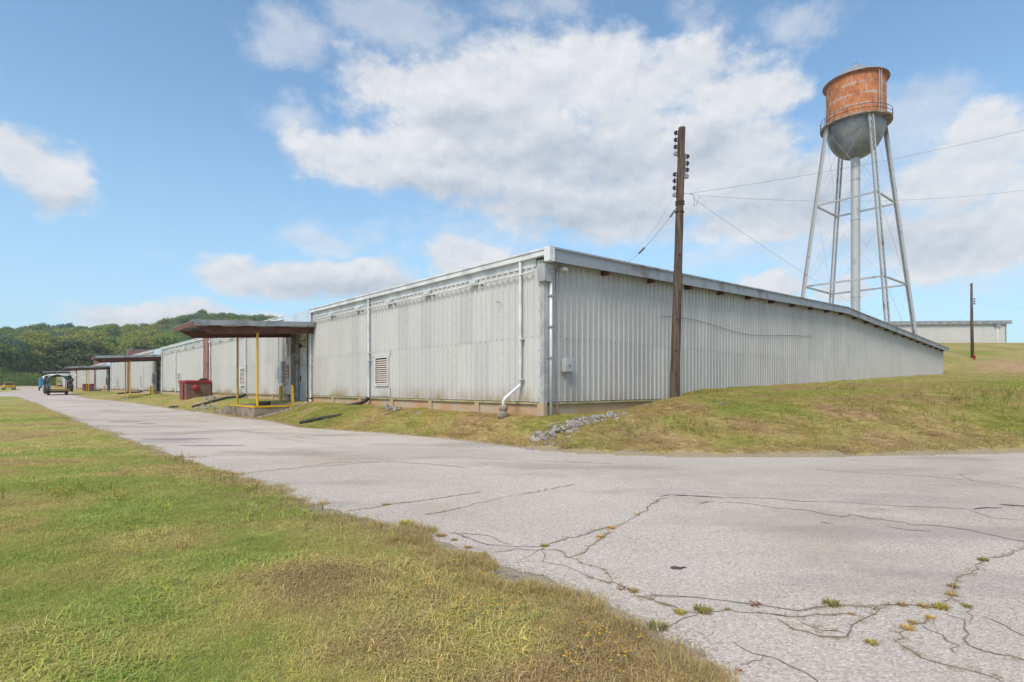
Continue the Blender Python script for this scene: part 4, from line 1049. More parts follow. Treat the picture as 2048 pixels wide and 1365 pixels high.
# tyre lying on the dock
ty = thing('tyre', 'black tyre lying flat on the nearest concrete dock beside the yellow post', 'tyre', W(-2.55, 18.6, .675), (0, 0, 0))
tm = MB().lathe([(.16, .02), (.20, 0), (.29, .0), (.33, .03), (.335, .10), (.335, .14), (.32, .19), (.28, .21), (.20, .21), (.16, .19), (.18, .1), (.16, .02)], 28); o = tm.build('tread', M['tyre'], ty); smooth_by_angle(o.data)
# corrugated drain hoses
def hose(pts, r, label, ribs=True):
    P = [Vector(p) for p in pts]; q = []
    for a, b in zip(P[:-1], P[1:]):
        n = max(2, int((b - a).length / .035)); q += [a.lerp(b, k / n) for k in range(n)]
    q.append(P[-1])
    # relax the bends
    for _ in range(30): q = [q[0]] + [(q[i - 1] + q[i] * 2 + q[i + 1]) / 4 for i in range(1, len(q) - 1)] + [q[-1]]
    o = MB().tube([p - q[0] for p in q], [r * (1.07 if k % 2 else .93) for k in range(len(q))], 14).build('drain_hose', M['black'], None, loc=q[0]); tag(o, label, 'drain hose'); return o
def bank_pt(s, t, dz): p = W(s, t); return Vector((p.x, p.y, gz(p.x, p.y) + dz))
th = T(742)
hose([W(-.13, th, 1.18), W(-.16, th + .02, 1.05), W(-.34, th + .15, .92), bank_pt(-.75, th + .45, .02), bank_pt(-1.1, th + .7, -.08)], .085, 'black elbow hose under the downspout left of the near louvred vent')
hose([W(-.13, 30, 1.15), W(-.2, 30, 1.0), W(-.6, 30.4, .9), bank_pt(-1.2, 30.8, .1), bank_pt(-2.3, 31.6, .08), bank_pt(-3.0, 32.4, .05)], .11, 'black corrugated hose running down the bank left of the nearest dock')
hose([bank_pt(-3.4, 35.2, .06), bank_pt(-3.7, 36.3, .03)], .1, 'short black hose end lying below the bank near the brick pump house')
a, b = G(600, 851), G(652, 838)
pa = Vector((a[0], a[1], gz(*a) + .06)); st1 = st_of(np.array(a[0]), np.array(a[1])); pb_ = bank_pt(float(st1[0]) + 1.15, float(st1[1]) - 1.55, .02)
hose([pa, pa.lerp(pb_, .5) + Vector((0, 0, .03)), pb_], .075, 'loose black pipe lying on the grass bank right of the nearest dock')
hose([W(-.13, 72.3, 1.1), W(-.4, 72.5, .95), bank_pt(-1.5, 73, .1), bank_pt(-2.6, 74, .05)], .1, 'black hose below a far downspout past the second canopy')
hose([W(-.13, 115, 1.15), W(-.4, 115.3, .95), bank_pt(-1.6, 116, .1), bank_pt(-2.6, 117, .05)], .1, 'black hose below the downspout beside the far pump house')
# moulded concrete inlet under the kicked downspout
ip = W(-.69, 1.17); iz = gz(ip.x, ip.y)
o = MB().lathe([(.0, -.1), (.25, -.08), (.24, .10), (.19, .15), (.14, .19), (.15, .22), (.19, .26), (.20, .33), (.16, .40), (.10, .42), (.09, .36), (0, .34)], 20).build('drain_inlet', M['concrete_g'], None, smooth=True, loc=(ip.x, ip.y, iz)); o.scale = (.8, .8, .95)
tag(o, 'urn shaped concrete drain inlet under the white downspout at the corner', 'drain inlet')
mk = ray(1445, 798, 17.4); o = MB().box(-.11, .11, -.06, .06, -.1, .055).build('marker_stone', M['concrete_g'], None, bevel=.012, loc=(mk.x, mk.y, gz(mk.x, mk.y))); o.rotation_euler = (0, 0, .3)
o.data.materials[0] = M['rock']; tag(o, 'small pale stone block lying on top of the grass mound', 'stone')

# brick pump houses
def pump_house(o, label):
    b = thing('pump_house', label, 'pump house', W(0, 39.3 + o, 0), (0, 0, BROT), None)
    w_ = MB().box(-1.95, -.12, 0, 2.6, -.3, 2.0).build('brick_wall', M['brick'], b)
    cp = MB(); cp.box(-2.02, -.12, -.07, .04, 2.001, 2.2); cp.box(-2.02, -1.88, .045, 2.67, 2.001, 2.2); cp.box(-2.02, -.12, 2.68, 2.74, 2.001, 2.2); cp.box(-1.875, -.12, .045, 2.67, 2.05, 2.15); cp.build('coping', M['red'], b)
    MB().box(-2.06, -1.953, .85, 1.25, .0, 2.0).build('riser_column', M['red'], b, bevel=.02); MB().box(-2.03, -1.953, 1.26, 1.36, 0.2, .6).build('bottle_box', M['sign_white'], b)
    g = MB().tube([(-1.30, -.0, 1.58), (-1.30, -.14, 1.58)], .04, 8).build('bell_bracket', M['red'], b)
    d = MB(); n = 18
    d.add([], [])
    prof = [(.0, .30), (.12, .285), (.20, .24), (.255, .15), (.265, .09), (.24, .085)]
    vs = []
    for r, q in prof:
        for k in range(n): a = 2 * math.pi * k / n; vs.append((-1.30 + r * math.cos(a), -q, 1.58 + r * math.sin(a)))
    d.add(vs, [(i * n + k, i * n + (k + 1) % n, (i + 1) * n + (k + 1) % n, (i + 1) * n + k) for i in range(len(prof) - 1) for k in range(n)])
    d.build('alarm_bell', M['red'], b, smooth=True)
    MB().box(-1.34, -1.26, -.06, -.002, 1.15, 1.25).build('bell_drain', M['red'], b)
    return b
ph = pump_house(0, 'small brick pump house with red coping and round red bell beside the road')
tp = thing('tarp_bundle', 'black tarp bundle lying on top of the near brick pump house', 'tarp', W(-.6, 39.8, 2.2), (0, 0, BROT))
mb = MB(); nn = 14; vs = []
for i in range(nn):
    for j in range(nn):
        u, v = i / (nn - 1), j / (nn - 1); hgt = .20 * (math.sin(math.pi * u) * math.sin(math.pi * v)) ** .5 * (.6 + .8 * float(fbm(np.array(u * 4.0), np.array(v * 4.0), 3)))
        vs.append((-.35 + .7 * u, -.3 + .6 * v, hgt))
mb.add(vs, [(i * nn + j, (i + 1) * nn + j, (i + 1) * nn + j + 1, i * nn + j + 1) for i in range(nn - 1) for j in range(nn - 1)]); mb.build('tarp_sheet', M['black'], tp)
c2 = pump_house(88.6, 'farther brick pump house with red coping behind the third canopy posts')
c3 = pump_house(186.0, 'farthest red topped brick pump house seen through the open trailer')

# rocks
rock_me = []
for k in range(6):
    bm = bmesh.new(); bmesh.ops.create_icosphere(bm, subdivisions=2, radius=.5); r_ = random.Random(k)
    for _ in range(9):
        n = Vector((r_.gauss(0, 1), r_.gauss(0, 1), r_.gauss(0, 1))).normalized(); dd = r_.uniform(.22, .38)
        for v in bm.verts:
            q = v.co.dot(n)
            if q > dd: v.co -= n * (q - dd)
    bm.transform(Matrix.Diagonal((1.0, r_.uniform(.65, 1), r_.uniform(.5, .8), 1))); bmesh.ops.dissolve_limit(bm, angle_limit=.05, verts=bm.verts[:], edges=bm.edges[:])
    bmesh.ops.triangulate(bm, faces=bm.faces[:])
    me = bpy.data.meshes.new('rock'); bm.to_mesh(me); bm.free(); me.materials.append(M['rock']); rock_me.append(me)
rr = random.Random(11)
def rocks(pts, n, spread, smin, smax, label, group, pile=0.0):
    for i in range(n):
        f = rr.random() * (len(pts) - 1); k = int(f); a, b = Vector(pts[k]), Vector(pts[k + 1]); p = a.lerp(b, f - k)
        q = Vector((rr.gauss(0, spread), rr.gauss(0, spread))); x, y = p.x + q.x, p.y + q.y
        sc_ = smin + (smax - smin) * rr.random() ** 1.8
        z = gz(x, y) - sc_ * .06 + pile * max(0, 1 - q.length / (spread * 2)) * rr.random()
        o = place('rock', rock_me[i % 6], None, (x, y, z), (rr.uniform(-.5, .5), rr.uniform(-.5, .5), rr.uniform(0, 6.28)), (sc_, sc_, sc_)); tag(o, label, 'rock', group)
def hit(px, py):             # where a sight line meets the ground
    d = np.linspace(9, 40, 1500); x = (px - 1024) / F * d; z = terrain(x, d)[0]; k = np.argmax(z > H + (HY - py) / F * d); return (float(x[k]), float(d[k]))
rocks([hit(1090, 884), hit(1105, 868), hit(1130, 856), hit(1165, 846), hit(1190, 838), hit(1230, 831)], 150, .26, .08, .36, 'grey angular rock in the riprap spill beside the warehouse corner', 'riprap rocks by the corner', .12)
rocks([hit(1080, 884), hit(1135, 889)], 24, .22, .07, .22, 'small grey stone scattered at the road end of the corner riprap', 'stones below the corner riprap')
pr = lambda s, t: tuple(W(s, t)[:2])
rocks([pr(-1.0, 8.7), pr(-.9, 7.9), pr(-1.05, 7.2)], 40, .2, .10, .34, 'grey rock in the small pile under the near louvred vent', 'rocks under the near vent', .22)
rocks([pr(-1.0, 6.4), pr(-1.0, 5.7)], 9, .12, .10, .26, 'grey rock in the short row right of the vent pile', 'rocks right of the vent pile')
rocks([pr(-.9, 16.8), pr(-1.6, 17.3), pr(-2.2, 17.4)], 34, .22, .10, .34, 'grey rock heaped against the right side of the nearest dock', 'rocks right of the dock', .1)
rocks([pr(-.8, 37.5), pr(-1.4, 33.5), pr(-2.6, 31.0), pr(-3.1, 27.5)], 70, .35, .14, .46, 'grey rock on the bank between the nearest dock and the pump house', 'rocks left of the dock', .12)

# ------------------------------------------------------------------ vehicles
def wheel(par, x, y, z, r, wd, axis='x'):
    wv = bpy.data.objects.new('wheel', None); 
    ty = MB(); n = 20; prof = [(r * .55, -wd / 2), (r * .9, -wd / 2), (r, -wd / 2 + .03), (r, wd / 2 - .03), (r * .9, wd / 2), (r * .55, wd / 2)]
    vs = []
    for q, h in prof:
        for k in range(n): a = 2 * math.pi * k / n; vs.append((h, q * math.cos(a), q * math.sin(a)))
    ty.add(vs, [(i * n + k, i * n + (k + 1) % n, (i + 1) * n + (k + 1) % n, (i + 1) * n + k) for i in range(len(prof) - 1) for k in range(n)])
    o = ty.build('wheel', M['tyre'], par, loc=(x, y, z))
    hb = MB(); vs = []
    for q, h in ((r * .56, wd * .4), (r * .5, wd * .25), (r * .2, wd * .3), (0.01, wd * .32)):
        for s in (1,):
            for k in range(n): a = 2 * math.pi * k / n; vs.append((h, q * math.cos(a), q * math.sin(a)))
    m_ = len(vs); vs += [(-v[0], v[1], v[2]) for v in vs]
    fs = [(i * n + k, i * n + (k + 1) % n, (i + 1) * n + (k + 1) % n, (i + 1) * n + k) for i in range(3) for k in range(n)]
    hb.add(vs, fs + [tuple(q + m_ for q in f) for f in fs]); hb.build('rim', M['sign_white'], o)
    return o
# stripped curtain trailer on the road (local: x across, y forward along the road, z up)
TD = 81.6; tp_ = G(116, 791); YAW = math.atan2(dL[1], dL[0]) - math.pi / 2
tr = thing('curtain_trailer', 'old flatbed trailer with torn dark curtains and open frame parked on the road', 'trailer', (tp_[0], tp_[1], float(zr(tp_[1])) + .01), (0, 0, YAW))
LT = 6.2
ch = MB(); ch.box(-.55, -.42, .2, LT, .55, .78); ch.box(.42, .55, .2, LT, .55, .78); ch.box(-1.25, 1.25, .02, .22, .50, .80); ch.box(-1.2, 1.2, LT - .2, LT, .55, .78)
for k in range(5): ch.box(-1.25, 1.25, .9 + k, 1.0 + k, .66, .79)
ch.box(-1.0, 1.0, .25, 2.6, .36, .64); ch.box(-1.27, 1.27, .02, .10, .62, .80); ch.build('chassis', M['steel_dark'], tr)
for k in range(10): MB().box(-1.3 + .262 * k, -1.3 + .262 * k + .245, .0, LT, .80, .88 + .01 * (k % 2)).build('deck_board', M['bed_wood'], tr)
MB().box(-1.3, 1.3, -.06, -.002, .62, .92).build('rear_sill', M['bed_wood'], tr)
for x in (-1, 1):
    for y in (1.0, 2.05): wheel(tr, x * 1.02, y, .40, .40, .28)
    MB().box(x * 1.02 - .16, x * 1.02 + .16, .42, .45, .15, .62).build('mud_flap', M['black'], tr)
    for y in (0.05, LT / 2, LT - .05): MB().box(x * 1.22 - .05, x * 1.22 + .05, y - .05, y + .05, .9, 2.75).build('stake_post', M['steel_dark'], tr)
    MB().box(x * 1.0 - .09, x * 1.0 + .09, -.085, -.062, .66, .78).build('tail_light', M['lamp_red'], tr)
for y in (.05, LT / 2, LT - .05): MB().box(-1.27, 1.27, y - .05, y + .05, 2.75, 2.86).build('roof_bow', M['steel_dark'], tr)
MB().box(-1.27, -1.17, .1, LT - .1, 2.76, 2.85).build('roof_rail', M['steel_dark'], tr); MB().box(1.17, 1.27, .1, LT - .1, 2.76, 2.85).build('roof_rail', M['steel_dark'], tr)
def cloth(x0, x1, y0, y1, fz, nx_, ny_, material, name, tilt=0):
    mb = MB(); vs = []
    for i in range(nx_ + 1):
        for j in range(ny_ + 1):
            u, v = i / nx_, j / ny_; vs.append((x0 + (x1 - x0) * u, y0 + (y1 - y0) * v, fz(u, v)))
    mb.add(vs, [(i * (ny_ + 1) + j, (i + 1) * (ny_ + 1) + j, (i + 1) * (ny_ + 1) + j + 1, i * (ny_ + 1) + j + 1) for i in range(nx_) for j in range(ny_)])
    return mb.build(name, material, tr)
nz2 = lambda a, b: float(fbm(np.array(a), np.array(b), 3))
cloth(-1.65, 1.25, -.15, LT - .3, lambda u, v: 2.90 + .22 * math.sin(math.pi * u ** .8) + .3 * (nz2(u * 5, v * 5) - .5) - .28 * (1 - u) ** 4 - .24 * max(0, 1 - v * 7) , 18, 28, M['tarp_white'], 'roof_tarp')
cloth(-.6, .6, -.2, 1.3, lambda u, v: 2.80 + .20 * math.sin(math.pi * u) * (1 - v) + .1 * (nz2(u * 5 + 9, v * 4) - .5), 14, 8, M['tarp_teal'], 'roof_tarp')
def curtain(side, y0, y1, zt, zb, wild, material, name='side_curtain'):
    mb = MB(); vs = []; na, nb = 26, 18
    for i in range(na + 1):
        u = i / na; y = y0 + (y1 - y0) * u; zlow = zb + wild * (nz2(u * 7 + side * 3, 2.0) - .35)
        for j in range(nb + 1):
            v = j / nb; off = .13 * math.sin(u * 34 + side) * (.3 + .7 * v) + .30 * v * (nz2(u * 4, v * 3 + side) - .3)
            vs.append((side * (1.29 + off * .9), y, zt + (zlow - zt) * v))
    mb.add(vs, [(i * (nb + 1) + j, (i + 1) * (nb + 1) + j, (i + 1) * (nb + 1) + j + 1, i * (nb + 1) + j + 1) for i in range(na) for j in range(nb)]); return mb.build(name, material, tr)
curtain(-1, 0, 2.2, 2.78, .5, .5, M['tarp_dark']); curtain(1, 0, 3.0, 2.82, .9, .9, M['tarp_dark'])
def bunch(x0, zt, zb, material):     # gathered curtain hanging by the rear post
    P = [(x0 + .05 * math.sin(k * 1.1), -.02 + .04 * math.cos(k * 1.7), zt + (zb - zt) * k / 9) for k in range(10)]
    MB().tube(P, [.24 + .08 * math.sin(k * 1.3 + x0) + .03 * (k > 6) for k in range(10)], 9).build('gathered_curtain', material, tr)
bunch(-1.38, 2.75, .25, M['steel_dark']); bunch(-1.2, 2.6, .5, M['tarp_dark']); bunch(1.30, 2.8, 1.2, M['steel_dark']); bunch(1.5, 2.4, .6, M['tarp_dark'])
fl2 = MB(); fl2.add([(1.2, -.08, 2.75), (.35, -.08, 2.75), (.75, -.1, 2.45), (1.0, -.12, 2.15), (1.2, -.1, 2.0)], [(0, 1, 2, 3, 4)]); fl2.add([(1.2, -.095, 2.75), (.35, -.095, 2.75), (.75, -.115, 2.45), (1.0, -.135, 2.15), (1.2, -.115, 2.0)], [(4, 3, 2, 1, 0)]); fl2.build('torn_flap', M['tarp_teal'], tr)
MB().box(1.05, 1.30, -.12, -.09, 2.78, 3.05).build('striped_rag', M['tarp_white'], tr)
# yellow pickup on the far lawn
pk = G(21, 780.5); pw = thing('pickup_truck', 'yellow pickup truck seen from behind, parked on the far lawn by the trees', 'pickup truck', (pk[0], pk[1], gz(*pk)), (0, 0, YAW + .12))
def prism(profile, x0, x1, inset=0):
    mb = MB(); n = len(profile); vs = [(x0, y, z) for y, z in profile] + [(x1, y, z) for y, z in profile]
    mb.add(vs, [tuple(range(n)), tuple(range(2 * n - 1, n - 1, -1))] + [(i, i + n, (i + 1) % n + n, (i + 1) % n) for i in range(n)]); return mb
bd = prism([(0, .45), (0, 1.02), (2.0, 1.05), (2.05, 1.05), (3.4, 1.08), (4.9, .98), (5.1, .8), (5.1, .42), (4.55, .42), (4.4, .72), (3.85, .72), (3.7, .42), (1.45, .42), (1.3, .72), (.75, .72), (.6, .45)], -.92, .92)
bd.build('body', M['pickup'], pw, bevel=.03)
MB().hexa([(-.82, 2.05, 1.05), (.82, 2.05, 1.05), (.82, 3.6, 1.07), (-.82, 3.6, 1.07), (-.68, 2.25, 1.62), (.68, 2.25, 1.62), (.68, 3.1, 1.62), (-.68, 3.1, 1.62)]).build('cab', M['pickup'], pw, bevel=.04)
MB().hexa([(-.72, 2.04, 1.12), (.72, 2.04, 1.12), (.72, 2.1, 1.12), (-.72, 2.1, 1.12), (-.62, 2.195, 1.54), (.62, 2.195, 1.54), (.62, 2.26, 1.54), (-.62, 2.26, 1.54)]).build('rear_window', M['glass'], pw)
for x in (-1, 1): MB().hexa([(x * .80, 2.3, 1.13), (x * .83, 2.3, 1.13), (x * .83, 3.45, 1.13), (x * .80, 3.45, 1.13), (x * .69, 2.4, 1.55), (x * .72, 2.4, 1.55), (x * .72, 3.05, 1.55), (x * .69, 3.05, 1.55)]).build('side_window', M['glass'], pw)
MB().box(-.80, .80, -.03, -.002, .55, 1.0).build('tailgate', M['pickup'], pw, bevel=.01); MB().box(-.78, .78, .06, 1.98, 1.03, 1.06).build('bed_liner', M['black'], pw)
MB().box(-.92, .92, -.14, -.035, .40, .54).build('rear_bumper', M['chrome'], pw, bevel=.02)
MB().box(-.12, .12, -.04, -.032, .82, .93).build('gate_handle', M['black'], pw)
for x in (-1, 1):
    MB().box(x * .86 - .05, x * .86 + .05, -.035, -.003, .66, .95).build('tail_light', M['lamp_red'], pw)
    for y in (1.02, 4.12): wheel(pw, x * .82, y, .36, .36, .24)
# blue box trailer beyond the curtain trailer
bp = G(90, 782); bt = thing('box_trailer', 'bright blue box trailer with dark chassis standing behind the torn curtain trailer', 'trailer', (bp[0], bp[1], gz(*bp)), (0, 0, YAW + .04))
MB().box(-.75, .75, 0, 3.0, .95, 2.75).build('box_body', M['blue'], bt, bevel=.03); MB().box(-.8, .8, .1, 2.9, .62, .94).build('chassis', M['steel_dark'], bt)
for x in (-1, 1): wheel(bt, x * .8, 1.4, .36, .36, .22)
MB().bar((0, 0.1, .7), (0, -1.4, .6), .12, .12).build('tow_bar', M['steel_dark'], bt)
MB().tube([(-.45, -.75, .82), (-.4, -.75, .82), (.4, -.75, .82), (.45, -.75, .82)], [.1, .22, .22, .1], 12).build('gas_tank', M['sign_white'], bt)

# ------------------------------------------------------------------ trees on the hill
LEAF = [leaf_mat('dark_leaves', (0.119, 0.199, 0.063), (0.159, 0.237, 0.069), .30), leaf_mat('mid_green_leaves', (0.169, 0.262, 0.059), (0.217, 0.299, 0.069), .28),
        leaf_mat('olive_leaves', (0.248, 0.294, 0.064), (0.293, 0.308, 0.076), .25), leaf_mat('blue_green_leaves', (0.137, 0.230, 0.103), (0.172, 0.265, 0.114), .25)]
def tree_mesh(seed, h, wd, leaves, material, conic=0.0):
    r_ = np.random.RandomState(seed); lobes = []
    nl = 17
    for k in range(nl):
        f = r_.rand(); zz = h * (.24 + .70 * f); rad = wd * (.30 + .95 * math.sin(math.pi * min(.97, (.10 + .84 * f)))) * (1 - conic * f) * .50
        a = r_.rand() * 6.283; d = rad * math.sqrt(r_.rand()) * 1.0
        lobes.append((d * math.cos(a), d * math.sin(a), zz, wd * (.17 + .17 * r_.rand())))
    lobes.append((0, 0, h * .9, wd * .26))
    per = leaves // len(lobes); V = []
    for (x, y, z, r0) in lobes:
        d = r_.randn(per, 3); d /= np.linalg.norm(d, axis=1)[:, None]; d[:, 2] = np.where(d[:, 2] < -.35, -d[:, 2] * .6, d[:, 2])
        rad = r0 * (.72 + .36 * r_.rand(per) ** .6); bump = 1 + .22 * np.sin(d[:, 0] * 7 + x * 3) * np.cos(d[:, 1] * 6 + y)
        c = np.array([x, y, z]) + d * (rad * bump)[:, None] * np.array([1, 1, .82])
        nrm = d + .8 * r_.randn(per, 3); nrm /= np.linalg.norm(nrm, axis=1)[:, None]
        t1 = np.cross(nrm, r_.randn(per, 3)); t1 /= np.linalg.norm(t1, axis=1)[:, None]; t2 = np.cross(nrm, t1)
        sz = (.15 + .19 * r_.rand(per))[:, None] * (h / 13)
        V.append(np.stack([c - t1 * sz - t2 * sz * .5, c + t1 * sz * .2 - t2 * sz * .9, c + t1 * sz + t2 * sz * .3, c - t1 * sz * .3 + t2 * sz * .9], 1).reshape(-1, 3))
    V = np.concatenate(V); n = len(V) // 4
    me = bpy.data.meshes.new('crown'); me.from_pydata(V.tolist(), [], np.arange(n * 4).reshape(n, 4).tolist()); me.materials.append(material)
    tk = MB(); tk.tube([(0, 0, -.8), (.1, 0, h * .3), (0, .1, h * .6), (.1, 0, h * .86)], [.028 * h, .02 * h, .013 * h, .005 * h], 8)
    for (x, y, z, r0) in lobes[:8]: tk.tube([(.05, 0, z * .62), (x * .5, y * .5, z * .82), (x, y, z)], [.010 * h, .006 * h, .003 * h], 5)
    return me, tk.mesh('trunk', M['bark'])
kinds = [('broadleaf_tree', 'broad dark green tree crowding the wooded hill behind the warehouses', 0), ('broadleaf_tree', 'mid green round crowned tree on the wooded hill', 1),
         ('broadleaf_tree', 'olive green tree on the wooded hill', 2), ('broadleaf_tree', 'bluish green tree among the hillside woods', 3)]
TREES = []
for k in range(8):
    TREES.append((tree_mesh(20 + k, 13 + (k % 3), 9.0 + (k % 4) * .7, 4600, LEAF[k % 4], .25 * (k % 2)), kinds[k % 4]))
cand = []; rt_ = random.Random(21); tries = 0
grid = {}
while tries < 34000 and len(cand) < 1500:
    tries += 1
    px = rt_.uniform(-480, 640); d = 192 + 330 * rt_.random() ** .8; x = (px - 1024) / F * d; y = d
    key = (int(x // 7), int(y // 7)); mind = 6.6 if d < 300 else 7.6
    if any((x - q[0]) ** 2 + (y - q[1]) ** 2 < mind ** 2 for i in (-1, 0, 1) for j in (-1, 0, 1) for q in grid.get((key[0] + i, key[1] + j), [])): continue
    s, t = st_of(x, y)
    if -14 < s < 75 and t < B_T + 8: continue
    grid.setdefault(key, []).append((x, y)); cand.append((d, px, x, y))
cand.sort()
zs_ = terrain(np.array([c[2] for c in cand]), np.array([c[3] for c in cand]))[0]
singles = []; mass = []
for (d, px, x, y), z in zip(cand, zs_):
    top = HY - (z + 15 - H) * F / d; roof = HY - 270 * (px - 25) / 1062 if px > 140 else 772
    if top > roof - 1: continue
    (singles if len(singles) < 285 and -8 < px < 560 else mass).append((x, y, float(z), d))
for i, (x, y, z, d) in enumerate(singles):
    (cm, tm_), (nm, lb, q) = TREES[rt_.randrange(8)]; sc_ = rt_.uniform(.85, 1.4)
    if d < 205: sc_ *= rt_.uniform(.55, 1.0)
    t_ = thing('tree', lb, 'tree', (x, y, z - .3), (0, 0, rt_.uniform(0, 6.28)), 'trees on the wooded hill'); t_.scale = (sc_ * rt_.uniform(.9, 1.1), sc_ * rt_.uniform(.9, 1.1), sc_)
    place('crown', cm, t_)
    if d < 260: place('trunk', tm_, t_)
# bushes at the wood's edge
bush = tree_mesh(77, 4.0, 5.5, 900, LEAF[1])[0]
bush2 = tree_mesh(78, 4.0, 5.5, 900, LEAF[0])[0]
for k in range(16):
    px = rt_.uniform(-10, 150); d = rt_.uniform(183, 192); x, y = (px - 1024) / F * d, d
    o = place('bush', bush if k % 2 else bush2, None, (x, y, gz(x, y) - .5), (0, 0, rt_.uniform(0, 6)), (rt_.uniform(.8, 1.3),) * 3); tag(o, 'low %s bush at the foot of the wooded hill' % ('green' if k % 2 else 'dark green'), 'bush', 'bushes along the wood edge')

# ------------------------------------------------------------------ scattered growth (geometry nodes on measured points)
def blade_mat(name, flower=False):
    m = bpy.data.materials.new(name); m.use_nodes = True; q = NT(m.node_tree); q.n.clear()
    out = q.new('ShaderNodeOutputMaterial'); b = q.new('ShaderNodeBsdfPrincipled'); b.inputs['Roughness'].default_value = .65; b.inputs['Specular IOR Level'].default_value = .2
    at = q.new('ShaderNodeAttribute', attribute_type='INSTANCER', attribute_name='tint'); dr = q.new('ShaderNodeAttribute', attribute_type='INSTANCER', attribute_name='dry')
    g = q.new('ShaderNodeNewGeometry'); rnd = g.outputs['Random Per Island']
    col = q.mix(1.0, at.outputs['Color'], q.mix(rnd, (.60, .66, .55), (1.35, 1.28, 1.4)), 'MULTIPLY')
    st_ = q.ramp(q.math('ADD', rnd, q.math('MULTIPLY', dr.outputs['Fac'], .62)), .84, .92)
    col = q.mix(st_, col, (.52, .385, .20))
    q.l.new(col, b.inputs['Base Color'])
    tr_ = q.new('ShaderNodeBsdfTranslucent'); q.l.new(col, tr_.inputs['Color']); ms = q.new('ShaderNodeMixShader'); ms.inputs[0].default_value = .45
    q.l.new(b.outputs[0], ms.inputs[1]); q.l.new(tr_.outputs[0], ms.inputs[2]); q.l.new(ms.outputs[0], out.inputs[0])
    return m
BL = blade_mat('grass_blade')
PROTO = bpy.data.collections.new('grass_kinds')
def tuft(seed, n, h, spread, wd, lean):
    r_ = random.Random(seed); vs = []; fs = []
    for k in range(n):
        a = r_.uniform(0, 6.28); d = spread * math.sqrt(r_.random()); x, y = d * math.cos(a), d * math.sin(a)
        hh = h * r_.uniform(.45, 1.15); la_ = r_.uniform(0, 6.28); ln = lean * r_.uniform(.2, 1.3) * hh; ox, oy = math.cos(la_) * ln, math.sin(la_) * ln
        wx, wy = -math.sin(la_) * wd * .5, math.cos(la_) * wd * .5; i = len(vs)
        vs += [(x - wx, y - wy, -.006), (x + wx, y + wy, -.006), (x + ox * .45 + wx * .8, y + oy * .45 + wy * .8, hh * .62), (x + ox * .45 - wx * .8, y + oy * .45 - wy * .8, hh * .62), (x + ox * 1.2, y + oy * 1.2, hh * max(.5, .98 - .25 * lean))]
        fs += [(i, i + 1, i + 2, i + 3), (i + 3, i + 2, i + 4)]
    me = bpy.data.meshes.new('tuft'); me.from_pydata(vs, [], fs); me.materials.append(BL)
    o = bpy.data.objects.new('tuft_%02d' % seed, me); PROTO.objects.link(o)
for k in range(5): tuft(k, 34, .027, .07, .0029, 1.5)             # 0-4 mown turf
for k in range(5, 7): tuft(k, 18, .045, .08, .0055, 1.5)             # 5-6 broad coarse grass
for k in range(7, 9): tuft(k, 22, .095, .07, .004, .8)              # 7-8 taller edge weeds
def scatter_group(coll):
    ng = bpy.data.node_groups.new('scatter', 'GeometryNodeTree')
    ng.interface.new_socket('Geometry', in_out='INPUT', socket_type='NodeSocketGeometry'); ng.interface.new_socket('Geometry', in_out='OUTPUT', socket_type='NodeSocketGeometry')
    N_ = ng.nodes; L_ = ng.links; gi = N_.new('NodeGroupInput'); go = N_.new('NodeGroupOutput')
    ip_ = N_.new('GeometryNodeInstanceOnPoints'); ci = N_.new('GeometryNodeCollectionInfo'); ci.inputs['Collection'].default_value = coll
    ci.inputs['Separate Children'].default_value = True; ci.inputs['Reset Children'].default_value = True
    def attr(n, typ):
        a = N_.new('GeometryNodeInputNamedAttribute'); a.data_type = typ; a.inputs['Name'].default_value = n; return a.outputs['Attribute']
    L_.new(gi.outputs[0], ip_.inputs['Points']); L_.new(ci.outputs[0], ip_.inputs['Instance']); ip_.inputs['Pick Instance'].default_value = True
    L_.new(attr('pick', 'INT'), ip_.inputs['Instance Index']); L_.new(attr('rot', 'FLOAT_VECTOR'), ip_.inputs['Rotation']); L_.new(attr('size', 'FLOAT_VECTOR'), ip_.inputs['Scale'])
    L_.new(ip_.outputs[0], go.inputs[0]); return ng
def scatter(name, label, ng, x, y, pick, size, tint, dry, zoff=0.0, z=None):
    if z is None: z = terrain(x, y)[0]
    n = len(x); me = bpy.data.meshes.new(name); me.from_pydata(np.stack([x, y, z + zoff], 1).tolist(), [], [])
    me.attributes.new('pick', 'INT', 'POINT').data.foreach_set('value', pick.astype(np.int32))
    rot = np.stack([np.random.normal(0, .12, n), np.random.normal(0, .12, n), np.random.rand(n) * 6.28], 1)
    me.attributes.new('rot', 'FLOAT_VECTOR', 'POINT').data.foreach_set('vector', rot.ravel().astype(np.float32))
    me.attributes.new('size', 'FLOAT_VECTOR', 'POINT').data.foreach_set('vector', size.ravel().astype(np.float32))
    me.attributes.new('tint', 'FLOAT_COLOR', 'POINT').data.foreach_set('color', np.concatenate([tint, np.ones((n, 1))], 1).ravel().astype(np.float32))
    me.attributes.new('dry', 'FLOAT', 'POINT').data.foreach_set('value', dry.astype(np.float32))
    o = place(name, me); md = o.modifiers.new('scatter', 'NODES'); md.node_group = ng; tag(o, label, kind='stuff'); return o
NG = scatter_group(PROTO)
def region(n, d0, d1, p0, p1):        # points spread over the ground between two depths and two columns
    d = np.sqrt(np.random.rand(n) * (d1 * d1 - d0 * d0) + d0 * d0); px = np.random.uniform(p0, p1, n); return (px - 1024) / F * d, d
